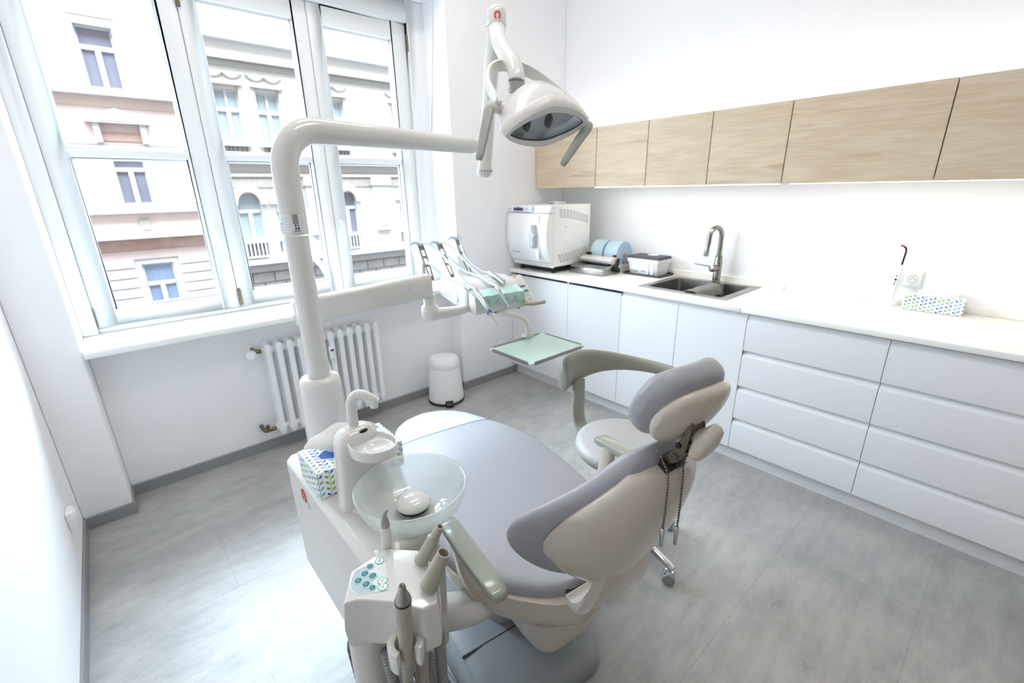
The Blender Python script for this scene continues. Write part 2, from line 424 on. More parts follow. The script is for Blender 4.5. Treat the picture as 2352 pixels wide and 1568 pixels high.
# ================================================================ ROOM
W, YR, ZC = 3.366, -4.6, 3.25
XP, XR, YN, YL = .185, 2.2465, .12, -.056       # pier, right reveal, niche, left pier face
struct('floor', MB().box(-.2, W + .2, YR - .2, .6, -.1, 0), 'floor', smooth=False, label='pale mottled grey vinyl floor of the treatment room')
struct('ceiling', MB().box(-.2, W + .2, YR - .2, .6, ZC, ZC + .1), 'ceil', smooth=False, label='white ceiling above the treatment room')
struct('wall_left', MB().box(-.2, 0, YR, .5, 0, ZC), 'wall', smooth=False, label='white wall at the left of the window')
struct('wall_right', MB().box(W, W + .2, YR, .5, 0, ZC), 'wall', smooth=False, label='white wall behind the cabinets')
struct('wall_rear', MB().box(-.2, W + .2, YR - .2, YR, 0, ZC), 'wallrear', smooth=False, label='unseen wall behind the viewpoint, darkened to cut bounced light')
wb = MB()
wb.box(0, XP, YL, .5, 0, ZC); wb.box(XP, XR, YN, .5, 0, .81); wb.box(XR, W, 0, .5, 0, ZC); wb.box(XP, XR, -.03, .5, 2.64, ZC)
struct('wall_window', wb, 'wall', bevel=.012, bseg=3, label='white window wall with shallow niche below the sill')
# skirting
def skirt(name, pts, label):
    mb = MB(); h, t = .062, .009
    rings = []
    P = [V((x, y, 0)) for x, y in pts]
    for i, p in enumerate(P):
        d0 = (P[i] - P[i - 1]).normalized() if i else (P[1] - P[0]).normalized()
        d1 = (P[i + 1] - P[i]).normalized() if i < len(P) - 1 else d0
        n0, n1 = V((d0.y, -d0.x, 0)), V((d1.y, -d1.x, 0))
        n = (n0 + n1); n = n / max(.3, n.dot(n0)) if n.length > 0 else n0
        rings.append([p + n * .001, p + n * t, p + n * t + V((0, 0, h - .004)), p + n * (t * .6) + V((0, 0, h)), p + n * .001 + V((0, 0, h))])
    mb.loft(rings)
    return struct(name, mb, 'skirt', smooth=False, label=label)
skirt('baseboard_left', [(0, YR), (0, YL)], 'grey vinyl skirting along the left wall')
skirt('baseboard_back', [(0, YL), (XP, YL), (XP, YN), (XR, YN), (XR, 0), (2.82, 0)], 'grey vinyl skirting stepping round pier and niche under the window')
struct('trim_1', MB().box(XP + .001, XR - .001, -.085, .31, .818, .850), 'sill', bevel=.006, label='deep white window sill board above the radiator')

# ---- window: outer frame, three casements each with an upper and a lower pane
FY = .30
fr = MB()
fr.box(XP, .246, .235, .36, .85, 2.64); fr.box(2.122, XR, .235, .36, .85, 2.64)
fr.box(.246, 2.122, .235, .36, 2.515, 2.64); fr.box(.246, 2.122, .262, .36, .85, .872)
win = struct('window_1', fr, 'frame', bevel=.006, label='large white three casement window facing the street')
def casement(x0, x1, gx0, gx1, hinge, handle):
    z0, z1, gz0, gz1 = .874, 2.512, .953, 2.415
    s = MB(); y0, y1 = .268, .335
    s.box(x0, gx0, y0, y1, z0, z1); s.box(gx1, x1, y0, y1, z0, z1)
    s.box(gx0, gx1, y0, y1, z0, gz0); s.box(gx0, gx1, y0, y1, gz1, z1)
    s.box(gx0, gx1, y0 + .008, y1, 1.672, 1.708)
    sa = obj('casement', s, 'frame', win, bevel=.005)
    bd = MB()
    for a, b in ((gz0, 1.672), (1.708, gz1)):
        w = .012
        bd.box(gx0, gx0 + w, .297, .315, a, b); bd.box(gx1 - w, gx1, .297, .315, a, b); bd.box(gx0 + w, gx1 - w, .297, .315, a, a + w); bd.box(gx0 + w, gx1 - w, .297, .315, b - w, b)
    obj('glazing_bead', bd, 'frame', sa, bevel=.003)
    for a, b in ((gz0, 1.672), (1.708, gz1)):
        obj('pane', MB().add([(gx0, .306, a), (gx1, .306, a), (gx1, .306, b), (gx0, .306, b)], [(0, 1, 2, 3)]), 'pane', sa, smooth=False, label='window pane')
    if hinge is not None:
        for hz in (.885, 2.36):
            h = MB().cyl((hinge, .258, hz), (hinge, .258, hz + .042), .0095, 10).cyl((hinge, .258, hz + .045), (hinge, .258, hz + .088), .0095, 10).sphere((hinge, .258, hz + .092), .008, 6)
            obj('hinge', h, 'brass', sa, label='worn brass hinge')
    if handle is not None:
        h = MB(); z = 1.30
        h.loft([sring((handle, y, z), (1, 0, 0), (0, 0, 1), a, b, 4) for y, a, b in ((.268, .014, .032), (.259, .014, .032), (.256, .011, .029))])
        h.cyl((handle, .262, z), (handle, .232, z), .009, 12)
        h.loft([sring((handle, .232, zz), (1, 0, 0), (0, 1, 0), a, b, 3, 16) for zz, a, b in ((z + .012, .010, .006), (z - .02, .010, .0075), (z - .075, .009, .007), (z - .125, .008, .006), (z - .13, .005, .004))])
        obj('window_handle', h, 'sill', sa)
casement(.248, .880, .327, .797, .243, .842)
casement(.884, 1.498, .958, 1.420, .887, 1.462)
casement(1.502, 2.120, 1.580, 2.020, 2.126, 1.540)

# ---- small white outlet low on the left wall, double outlet above the worktop
t = thing('corner_outlet', 'small white plastic outlet low on the left wall', 'outlet', (0, -.37, .255))
obj('housing', MB().box(.0, .028, -.405, -.335, .215, .295), 'white', t, bevel=.008, bseg=3)
obj('cover', MB().box(.027, .033, -.395, -.345, .225, .285), 'white', t, bevel=.002)
t = thing('double_socket', 'white double wall socket behind the curing lamp', 'socket', (W, -2.333, 1.035))
obj('frame_plate', MB().box(W - .010, W, -2.410, -2.258, .994, 1.078), 'white', t, bevel=.003)
for y in (-2.372, -2.297):
    fp = obj('face_plate', MB().box(W - .014, W - .009, y - .033, y + .033, 1.003, 1.069), 'white', t, bevel=.002)
    obj('well', MB().lathe([(.0215, 0), (.0215, .0012), (.019, .0012), (.018, -.008), (0, -.008)], (W - .0138, y, 1.036), (-1, 0, 0), 24), 'panel2', fp)
    pins = MB().cyl((W - .007, y - .009, 1.036), (W - .0142, y - .009, 1.036), .0026, 8)
    obj('contact', pins, 'slot', fp); obj('contact', MB().cyl((W - .007, y + .009, 1.036), (W - .0142, y + .009, 1.036), .0026, 8), 'slot', fp)
    obj('earth_pin', MB().cyl((W - .007, y, 1.045), (W - .020, y, 1.045), .0022, 8), 'silver', fp)

# ================================================================ CABINETS
XF, XD, XK = 2.7454, 2.7651, 2.806
SE = [0, -.6038, -1.0599, -1.4539, -1.839, -2.4248, -3.02, -3.62]
obj_k = MB().box(XK, XK + .016, -3.62, -.004, .0, .084)
kick = obj('plinth_board', obj_k, 'cab', smooth=False)
tag(kick, 'recessed white plinth board running under all the base cabinets', 'plinth')
def front(name, y0, y1, z0, z1, parent, groove=True):
    """lacquered front with a bevelled finger groove along its top edge (y0 > y1)"""
    g = .0012; d = .020; x = XD
    prof = [(x, z0), (x, z1 - .034), (x + .003, z1 - .026), (x + .016, z1 - .012), (x + .016, z1), (x + d + .012, z1), (x + d + .012, z0)] if groove else [(x, z0), (x, z1), (x + d, z1), (x + d, z0)]
    mb = MB(); mb.loft([[V((px, y0 - g, pz)) for px, pz in prof], [V((px, y1 + g, pz)) for px, pz in prof]])
    return obj(name, mb, 'cab', parent, bevel=.0009, bseg=1)
DL = ['white single door base cabinet in the corner under the steriliser', 'white single door base cabinet under the pouch sealer, second from the window',
      'white single door base cabinet under the left bowl of the sink', 'white single door base cabinet under the right bowl of the sink beside the drawers']
for i in range(4):
    y0, y1 = SE[i] - (.003 if i == 0 else 0), SE[i + 1]
    t = thing('base_cabinet', DL[i], 'cabinet', (XD, (y0 + y1) / 2, .085), group='white door cabinets under the worktop')
    c = MB(); x0 = XD + .034
    zt = .868 if i in (0, 1) else .64
    c.box(x0, W - .01, y0 - .016, y0, .085, zt); c.box(x0, W - .01, y1, y1 + .016, .085, zt); c.box(x0, W - .01, y1 + .016, y0 - .016, .085, .101); c.box(W - .02, W - .01, y1 + .016, y0 - .016, .101, zt)
    obj('carcass', c, 'carc', t, smooth=False)
    if i == 0: obj('gable_edge', MB().box(XD + .002, XD + .033, y1 - .008, y1 + .008, .8545, .8705), 'cab', t, smooth=False)
    front('door', y0, y1, .088, .853 if i < 2 else .866, t, groove=i > 1)
DR = ['white four drawer base cabinet next to the door cabinets', 'white four drawer base cabinet under the tissue box on the worktop']
ZR = [.088, .272, .466, .668, .864]
for i in range(4, 6):
    y0, y1 = SE[i], SE[i + 1]
    t = thing('drawer_cabinet', DR[i - 4], 'cabinet', (XD, (y0 + y1) / 2, .085), group='white drawer cabinets under the worktop')
    c = MB(); x0 = XD + .034
    c.box(x0, W - .01, y0 - .016, y0, .085, .868); c.box(x0, W - .01, y1, y1 + .016, .085, .868); c.box(x0, W - .01, y1 + .016, y0 - .016, .085, .101); c.box(W - .02, W - .01, y1 + .016, y0 - .016, .101, .868)
    obj('carcass', c, 'carc', t, smooth=False)
    for k in range(4): front('drawer', y0, y1, ZR[k] + .002, ZR[k + 1] - .002, t)
# worktop in two lengths with a low upstand; the first has the sink cut-out
SX0, SX1, SY0, SY1 = 2.872, 3.302, -1.655, -1.150
def slab(name, y0, y1, label, hole=None):
    mb = MB()
    if hole:
        hx0, hx1, hy0, hy1 = hole
        z0, z1 = .872, .9
        xs = [XF, hx0, hx1, W - .002]; ys = [y1, hy0, hy1, y0]
        P = {}
        for k, z in enumerate((z0, z1)):
            for i, x in enumerate(xs):
                for j, y in enumerate(ys):
                    P[i, j, k] = len(mb.v); mb.v.append(V((x, y, z)))
        for i in range(3):
            for j in range(3):
                if (i, j) == (1, 1): continue
                mb.f.append((P[i, j, 1], P[i + 1, j, 1], P[i + 1, j + 1, 1], P[i, j + 1, 1])); mb.f.append((P[i, j, 0], P[i, j + 1, 0], P[i + 1, j + 1, 0], P[i + 1, j, 0]))
        def side(a, b): mb.f.append((P[a + (0,)], P[b + (0,)], P[b + (1,)], P[a + (1,)]))
        for i in range(3): side((i, 0), (i + 1, 0)); side((i + 1, 3), (i, 3)); side((3, i), (3, i + 1)); side((0, i + 1), (0, i))
        side((1, 2), (2, 2)); side((2, 1), (1, 1)); side((1, 1), (1, 2)); side((2, 2), (2, 1))
    else: mb.box(XF, W - .002, y1, y0, .872, .9)
    o = obj(name, mb, 'top', bevel=.005, bseg=3)
    tag(o, label, 'worktop')
    return o
w1 = slab('worktop', -.002, -1.806, 'white worktop length holding the steriliser and the sink', (SX0 + .006, SX1 - .006, SY0 + .006, SY1 - .006))
w2 = slab('worktop', -1.8075, -3.62, 'white worktop length above the drawers, carrying curing lamp and tissues')
for p, a, b in ((w1, -.003, -1.806), (w2, -1.8075, -3.62)):
    obj('upstand', MB().box(W - .014, W - .001, b, a, .9, .938), 'top', p, bevel=.003)

# wall cabinets, oak veneer
XU, ZU0, ZU1 = 3.0356, 1.501, 1.888
UE = [0, -.5956, -.9968, -1.4009, -1.7997, -2.3907, -2.98, -3.58]
UL = ['oak veneer wall cabinet in the corner by the window wall', 'narrow oak wall cabinet, second from the window wall', 'narrow oak wall cabinet, third from the window wall above the faucet',
      'narrow oak wall cabinet, fourth from the window wall, before the wide ones', 'wide oak wall cabinet above the curing lamp', 'wide oak wall cabinet at the right edge of the photo']
for i in range(6):
    y0, y1 = UE[i] - (.004 if i == 0 else 0), UE[i + 1]
    t = thing('wall_cabinet', UL[i], 'cabinet', (XU, (y0 + y1) / 2, ZU0), group='oak wall cabinets in a row')
    obj('carcass', MB().box(XU + .021, W - .002, y1 + .001, y0 - .001, ZU0 + .012, ZU1 - .002), 'white', t, smooth=False)
    obj('door', MB().box(XU, XU + .019, y1 + .0022, y0 - .0022, ZU0, ZU1), 'wood', t, bevel=.001, bseg=1)
# LED strips under and on top of the wall cabinets
LA = ['slim lit lamp under the oak cabinets, left of the joint', 'slim lit lamp under the oak cabinets, right of the joint']
for (a, b), lb in zip(((-.55, -1.78), (-1.82, -3.5)), LA):
    t = thing('strip_downlight', lb, 'lamp', (3.10, (a + b) / 2, ZU0 + .004))
    obj('housing', MB().box(3.075, 3.125, b, a, ZU0 + .002, ZU0 + .0115), 'silver', t, bevel=.001)
    obj('diffuser', MB().box(3.080, 3.120, b + .01, a - .01, ZU0 - .002, ZU0 + .002), 'led', t)
t = thing('cove_light', 'lit strip lying on top of the oak wall cabinets', 'lamp', (3.24, -1.7, ZU1))
obj('housing', MB().box(3.225, 3.265, -3.5, -.10, ZU1 - .0019, ZU1 + .010), 'silver', t, bevel=.001)
obj('diffuser', MB().box(3.229, 3.261, -3.49, -.11, ZU1 + .010, ZU1 + .0125), 'ledcove', t)

# ================================================================ ON THE WORKTOP
# ---- sink
t = thing('sink', 'steel double bowl sink let into the white worktop', 'sink', (3.087, -1.40, .9))
rim = MB()
def rect(x0, x1, y0, y1, z, r=.03, n=5):
    out = []
    for cx, cy, a0 in ((x1 - r, y1 - r, 0), (x0 + r, y1 - r, 90), (x0 + r, y0 + r, 180), (x1 - r, y0 + r, 270)):
        for k in range(n + 1):
            a = radians(a0 + 90 * k / n); out.append(V((cx + r * cos(a), cy + r * sin(a), z)))
    return out
ox0, ox1, oy0, oy1 = 2.840, 3.325, -1.685, -1.125
DV = -1.452
B1 = (2.882, 3.268, DV + .014, -1.168); B2 = (2.882, 3.268, -1.638, DV - .014)
# rim plate strips round both bowls
x0, x1 = B1[0] - .0, B1[1]
zt = .9035
for (a, b, c, d) in ((ox0, x0, oy0, oy1), (x1, ox1, oy0, oy1), (x0, x1, B1[3], oy1), (x0, x1, oy0, B2[2]), (x0, x1, B2[3], B1[2])):
    rim.box(a, b, c, d, .9003, zt)
obj('rim', rim, 'steel', t, bevel=.001, bseg=1)
for bx in (B1, B2):
    rings = [rect(bx[0] - .004, bx[1] + .004, bx[2] - .004, bx[3] + .004, zt - .001, .022), rect(bx[0], bx[1], bx[2], bx[3], zt - .003, .022), rect(bx[0] + .002, bx[1] - .002, bx[2] + .002, bx[3] - .002, .86, .022),
             rect(bx[0] + .008, bx[1] - .008, bx[2] + .008, bx[3] - .008, .735, .03), rect(bx[0] + .03, bx[1] - .03, bx[2] + .03, bx[3] - .03, .722, .03)]
    mb = MB().loft(rings, caps=False); n = len(rings[0]); mb.f.append(tuple(range(len(mb.v) - n, len(mb.v))))
    bo = obj('bowl', mb, 'steel', t)
    cx, cy = (bx[0] + bx[1]) / 2, (bx[2] + bx[3]) / 2
    obj('drain', MB().lathe([(0, .004), (.03, .004), (.038, .001), (.038, 0), (0, 0)], (cx, cy, .7225)), 'chrome', bo)
# faucet
t = thing('faucet', 'tall steel gooseneck faucet with side lever behind the sink', 'faucet', (3.293, -1.415, .9035))
fx, fy = 3.293, -1.415
obj('base', MB().lathe([(0, 0), (.028, 0), (.028, .006), (.024, .010), (.024, .14), (.021, .146), (.021, .168), (.016, .172), (0, .172)], (fx, fy, .9035)), 'steeldark', t)
path = [(fx, fy, 1.07), (fx, fy, 1.19)] + [(fx - .055 + .055 * cos(a), fy + .012 * (1 - cos(a)), 1.195 + .055 * sin(a)) for a in [pi * k / 14 for k in range(15)]] + [(fx - .112, fy + .024, 1.17), (fx - .117, fy + .026, 1.13)]
obj('spout', MB().tube(path, .0145, 16), 'steeldark', t)
obj('spray_head', MB().lathe([(0, 0), (.014, 0), (.016, .006), (.0155, .05), (.0145, .056), (0, .056)], (fx - .121, fy + .028, 1.078), (.07, -.03, 1)), 'steel', t)
lv = obj('mixer_cartridge', MB().cyl((fx - .01, fy, .995), (fx - .062, fy + .012, .995), .021, 20), 'steeldark', t, bevel=.002)
obj('lever', MB().tube([(fx - .05, fy + .008, 1.005), (fx - .060, fy + .075, 1.012), (fx - .066, fy + .125, 1.016)], [.004, .0035, .003], 8), 'steeldark', t)
# cloth over the divider
cl = MB(); rows = []
pts = smooth_path([(-1.505, .855), (-1.497, .885), (-1.484, .9065), (-1.452, .909), (-1.424, .9055), (-1.410, .885), (-1.404, .82), (-1.402, .78)], 5)
for x in [2.885 + .30 * k / 18 for k in range(19)]:
    wv = .003 * sin(x * 45)
    rows.append([V((x, p[0] + wv * (1 if p[0] < DV else -1), p[1])) for p in pts])
n = len(pts)
cl.v = [p for r in rows for p in r]
cl.f = [(i * n + k, i * n + k + 1, (i + 1) * n + k + 1, (i + 1) * n + k) for i in range(18) for k in range(n - 1)]
c = obj('cleaning_cloth', cl, 'cloth'); tag(c, 'grey cleaning cloth hung over the divider between the sink bowls', 'cloth')
sm = c.modifiers.new('thickness', 'SOLIDIFY'); sm.thickness = .005; sm.offset = 1

# ---- steriliser (front faces -x)
AX0, AX1, AY0, AY1, AZ0, AZ1 = 2.775, 3.19, -.440, -.012, .945, 1.385
t = thing('steriliser', 'large white tabletop steam steriliser in the corner of the worktop', 'steriliser', (2.97, -.22, .9))
body = MB()
prof = [(2.787, .950), (2.786, 1.0), (2.786, 1.2), (2.786, AZ1 - .006), (2.79, AZ1), (AX1, AZ1), (AX1, .95)]
body.loft([[V((x, AY0, z)) for x, z in prof], [V((x, AY1, z)) for x, z in prof]])
bd = obj('body', body, 'white', t, bevel=.004)
# door skin, bulging
def bulge(z): return interp([(.945, 2.775), (.99, 2.735), (1.08, 2.700), (1.18, 2.690), (1.28, 2.700), (1.335, 2.718), (1.385, 2.740)], z)
def skin(z0, z1, th=.05, y0=AY0 + .002, y1=AY1 - .002, n=14):
    rings = []
    for k in range(n + 1):
        z = z0 + (z1 - z0) * k / n; x = bulge(z)
        row = []
        for j in range(11):
            y = y0 + (y1 - y0) * j / 10; q = abs(2 * j / 10 - 1)
            row.append(V((x + .022 * q ** 5, y, z)))
        row += [V((2.783, y1, z)), V((2.783, y0, z))]
        rings.append(row)
    return MB().loft(rings)
dr = obj('door', skin(.986, 1.331), 'white', t, sharp=50)
pn = obj('control_panel', skin(1.335, 1.384, n=6), 'white', t, sharp=50)
obj('front_base', skin(.945, .983, n=5), 'white', t, sharp=50)
px = 2.7225
obj('display', MB().box(2.704, 2.72, -.205, -.105, 1.348, 1.368), 'display', pn)
obj('keypad_film', MB().box(2.7065, 2.72, -.295, -.035, 1.343, 1.376), 'panel', pn)
for y in (-.255, -.235, -.075, -.055): obj('key', MB().cyl((2.7055, y, 1.358), (2.72, y, 1.358), .006, 10), 'kb', pn)
text('lettering', 'MELATRONIC', .014, (2.6945, -.10, 1.045), (0, -1, 0), (-.1, 0, 1), 'blue', dr)
text('lettering', 'MELAG', .008, (2.7055, -.14, 1.370), (0, -1, 0), (0, 0, 1), 'blue', pn)
hd = MB().loft([[V((2.668 + a, y, z)) for (y, a) in ((-.362 - k, .006), (-.350 - k, -.010), (-.325 + k, -.012), (-.312 + k, .002), (-.318, .04), (-.356, .04))] for z, k in ((1.095, -.004), (1.12, .002), (1.165, .003), (1.172, .012), (1.188, .012), (1.195, .0), (1.23, -.006), (1.255, -.012))])
obj('door_handle', hd, 'handlegrey', dr, bevel=.006, bseg=3)
obj('handle_recess', MB().loft([[V((2.694 + .012, y, z)) for y in (a, b)] + [V((2.686 + .012, y, z)) for y in (b, a)] for z, a, b in ((1.00, -.372, -.362), (1.06, -.378, -.338), (1.10, -.380, -.318), (1.2, -.380, -.300), (1.28, -.378, -.318), (1.325, -.376, -.358))]), 'white', dr, bevel=.002)
slots = MB()
for r in range(5):
    for k in range(9):
        xx = 2.845 + .036 * k; zz = 1.352 - .0125 * r - .0016 * k ** 1.65
        sl = -.0016 * 1.65 * max(k, .01) ** .65 / .036
        slots.add([(xx, AY0 - .0006, zz), (xx + .029, AY0 - .0006, zz + sl * .029), (xx + .029, AY0 - .0006, zz + sl * .029 + .0035), (xx, AY0 - .0006, zz + .0035)], [(0, 1, 2, 3)])
obj('upper_vent', slots, 'slot', bd, smooth=False)
slots = MB()
for r in range(5):
    for k in range(9):
        xx = 2.83 + .036 * k + .006 * r; zz = 1.03 - .0125 * r + .0012 * k ** 1.6
        sl = .0012 * 1.6 * max(k, .01) ** .6 / .036
        slots.add([(xx, AY0 - .0006, zz), (xx + .029, AY0 - .0006, zz + sl * .029), (xx + .029, AY0 - .0006, zz + sl * .029 + .0035), (xx, AY0 - .0006, zz + .0035)], [(0, 1, 2, 3)])
obj('lower_vent', slots, 'slot', bd, smooth=False)
for x in (2.92, 3.04): obj('screw_cover', MB().lathe([(0, .006), (.010, .005), (.0135, 0), (0, 0)], (x, AY0, 1.24), (0, -1, 0), 20), 'white', bd)
for x in (2.83, 3.13):
    for y in (-.40, -.06): obj('foot', MB().lathe([(0, 0), (.018, 0), (.018, .008), (.009, .012), (.009, .052), (0, .052)], (x, y, .9005)), 'dark', t)
obj('underside', MB().box(2.83, 3.15, -.40, -.05, .918, .952), 'dark', t)
cp = obj('filler_cap', MB().box(3.04, 3.13, -.25, -.14, AZ1 - .001, AZ1 + .016), 'white', t, bevel=.004)
obj('cap_latch', MB().box(2.99, 3.03, -.21, -.18, AZ1 - .001, AZ1 + .012), 'grey', t, bevel=.003)

# ---- pouch sealer with roll holder
t = thing('pouch_sealer', 'silver and white pouch sealing machine beside the steriliser', 'sealing machine', (3.12, -.60, .9))
sp = [(2.955, .9015), (2.958, .945), (2.966, .950), (3.09, .968), (3.12, .968), (3.12, .9015)]
obj('base', MB().loft([[V((x, -.757, z)) for x, z in sp], [V((x, -.450, z)) for x, z in sp]]), 'steel', t, bevel=.004)
obj('rear_tray', MB().box(3.121, 3.335, -.755, -.745, .9035, .955).box(3.121, 3.335, -.745, -.460, .9035, .907).box(3.328, 3.335, -.745, -.460, .906, .96).box(3.121, 3.335, -.460, -.450, .9035, .955), 'whitesatin', t, bevel=.002)
hp = [(3.055, .975), (3.05, .995), (3.06, 1.008), (3.125, 1.015), (3.14, 1.0), (3.14, .955), (3.075, .955), (3.075, .975)]
hd = obj('sealing_head', MB().loft([[V((x, -.752, z)) for x, z in hp], [V((x, -.468, z)) for x, z in hp]]), 'whitesatin', t, bevel=.003)
text('lettering', 'MELAseal 100+', .016, (3.0525, -.478, .984), (0, -1, 0), (.3, 0, 1), 'blue', hd)
text('lettering', 'MELAG', .021, (3.0525, -.655, .983), (0, -1, 0), (.3, 0, 1), 'blue', hd)
obj('sealing_slot', MB().box(3.045, 3.076, -.735, -.48, .968, .976), 'charcoal', t)
ar = MB().loft([sring((x, -.772, z), (1, 0, 0), (0, 1, 0), a, .008, 3, 16) for x, z, a in ((3.115, 1.012, .012), (3.112, .995, .015), (3.106, .97, .013), (3.10, .95, .012), (3.098, .935, .016))])
ar.cyl((3.098, -.762, .930), (3.098, -.790, .930), .018, 18)
obj('lever_arm', ar, 'black', t)
obj('cutter_slide', MB().box(3.120, 3.142, -.505, -.470, 1.0, 1.034), 'black', t, bevel=.003)
obj('lever_hinge', MB().box(3.125, 3.145, -.735, -.712, 1.0, 1.03), 'black', t, bevel=.003)
obj('roll_axle', MB().cyl((3.249, -.462, 1.02), (3.249, -.752, 1.02), .009, 12), 'grey', t)
for y in (-.463, -.751): obj('axle_bracket', MB().prism([(-.03, 0), (.03, 0), (.010, .125), (-.010, .125)], (1, 0, 0), (0, 0, 1), (3.249, y - .003, .907), (0, .006, 0)), 'grey', t, smooth=False)
for (y0, y1, lb) in ((-.485, -.595, 'pale blue sterilisation pouch roll nearer the window wall'), (-.612, -.727, 'pale blue sterilisation pouch roll with its paper edge showing')):
    r = thing('pouch_roll', lb, 'roll', (3.249, (y0 + y1) / 2, 1.02), group='pouch rolls on the sealer')
    R = .099; z = 1.02
    obj('film', MB().lathe([(.028, 0), (R, 0), (R, abs(y1 - y0) - .001), (.028, abs(y1 - y0) - .001), (.028, 0)], (3.249, y0, z), (0, -1, 0), 56), 'pouch', r)
    obj('paper_edge', MB().lathe([(.028, 0), (R - .001, 0), (R - .001, .001), (.028, .001), (.028, 0)], (3.249, y1 + .0005, z), (0, -1, 0), 56), 'pouchside', r)
    obj('core', MB().lathe([(.012, -.001), (.030, -.001), (.030, abs(y1 - y0) + .002), (.012, abs(y1 - y0) + .002), (.012, -.001)], (3.249, y0, z), (0, -1, 0), 32), 'core', r)

# ---- disinfection box on its dark mat
t = thing('drip_tray', 'dark flat tray under the white plastic box beside the sink', 'tray', (3.27, -.935, .9))
obj('tray_plate', MB().loft([rect(3.155, 3.350, -1.088, -.782, z, .02) for z in (.9015, .9075)]), 'charcoal', t)
ring = MB(); a = rect(3.155, 3.350, -1.088, -.782, .9075, .02); b = rect(3.155, 3.350, -1.088, -.782, .914, .02); c1 = rect(3.163, 3.342, -1.080, -.790, .914, .016); d1 = rect(3.163, 3.342, -1.080, -.790, .9075, .016)
ring.loft([a, b, c1, d1], caps=False, closed=True); obj('tray_lip', ring, 'charcoal', t)
t = thing('plastic_box', 'white rectangular plastic box with grey lid beside the sink', 'box', (3.25, -.935, .908))
cx, cy = 3.252, -.938
def rr(hx, hy, z, r=.018): return rect(cx - hx, cx + hx, cy - hy, cy + hy, z, r)
obj('tub', MB().loft([rr(.072, .112, .9085), rr(.074, .114, .92), rr(.083, .124, .992)]), 'white', t)
obj('collar', MB().loft([rr(.088, .130, .990), rr(.089, .131, 1.018), rr(.086, .128, 1.02)]), 'white', t, bevel=.001)
ld = obj('lid', MB().loft([rr(.090, .132, 1.019), rr(.090, .132, 1.024), rr(.084, .125, 1.034), rr(.07, .11, 1.036)]), 'charcoal', t)
obj('lid_label', MB().loft([rect(cx + .0, cx + .05, cy - .05, cy + .02, z, .006) for z in (1.036, 1.0385)]), 'white', ld, label='white label on the lid')
for y in (-.085, -.045): obj('rib', MB().box(cx - .088, cx - .06, cy + y - .008, cy + y + .008, .915, .988), 'white', t, bevel=.004)
text('lettering', 'schülke', .022, (cx - .0745, cy + .100, .922), (0, -1, 0), (-.12, 0, 1), 'blacktape', t)
sw = MB(); sw.tube(smooth_path([(cx - .0768, cy + .01, .924), (cx - .0775, cy - .0, .936), (cx - .0772, cy - .02, .929), (cx - .0768, cy - .035, .928)], 5), .0018, 6); obj('wave_mark', sw, 'blue', t)

# ---- curing lamp and tissue box
t = thing('curing_lamp', 'slim white curing lamp standing upright in its charging base', 'dental lamp', (3.316, -2.312, .9))
a0 = V((3.316, -2.312, .9)); ax = V((-.06, -.06, 1)).normalized()
obj('charging_base', MB().lathe([(0, 0), (.029, 0), (.030, .010), (.026, .016), (.017, .022), (.012, .045), (.0, .045)], a0, (0, 0, 1), 32), 'white', t)
q = a0 + V((0, 0, .035))
hdl = obj('handle', MB().lathe([(0, 0), (.0095, 0), (.0115, .03), (.0115, .12), (.0095, .155), (.006, .175), (0, .175)], q, ax, 20), 'white', t)
for k, (h, w) in enumerate(((.075, .004), (.085, .004), (.100, .007), (.118, .004))):
    pk = q + ax * h + V((-.0108, .004, 0)); obj('button', MB().sphere(pk, w, 6, (.4, .8, 1.0)), 'blacktape', hdl)
p1 = q + ax * .174
obj('light_guide', MB().tube(smooth_path([p1, p1 + ax * .03, p1 + ax * .065, p1 + ax * .082 + V((-.002, .004, 0)), p1 + ax * .092 + V((-.004, .014, 0))], 5), .0042, 12), 'black', t)
pe = p1 + ax * .092 + V((-.004, .014, 0))
obj('light_tip', MB().cyl(pe, pe + V((-.002, .012, .004)), .0046, 12), 'red', t, label='red tip')

def tissue_box(name, label, x0, x1, y0, y1, z0, z1, seed, long_x):
    t = thing(name, label, 'tissue box', ((x0 + x1) / 2, (y0 + y1) / 2, z0))
    def uvf(co, n):
        off = ROOT[t.name]; p = co + off
        if abs(n.z) > .6: return (p.x, p.y)
        if abs(n.x) > .6: return (p.y, p.z)
        return (p.x, p.z)
    mb = MB().box(x0, x1, y0, y1, z0, z1)
    c = obj('carton', mb, 'leaf', t, bevel=.0008, bseg=1, uvfun=uvf, smooth=False)
    cx, cy = (x0 + x1) / 2, (y0 + y1) / 2
    lx, ly = (x1 - x0) * .36, (y1 - y0) * .26
    if not long_x: lx, ly = (x1 - x0) * .26, (y1 - y0) * .36
    obj('opening', MB().loft([[V((cx + lx * cos(2 * pi * k / 24), cy + ly * sin(2 * pi * k / 24), z)) for k in range(24)] for z in (z1 + .0003, z1 + .0008)]), 'blue' if long_x else 'panel', c, smooth=False)
    return t, cx, cy
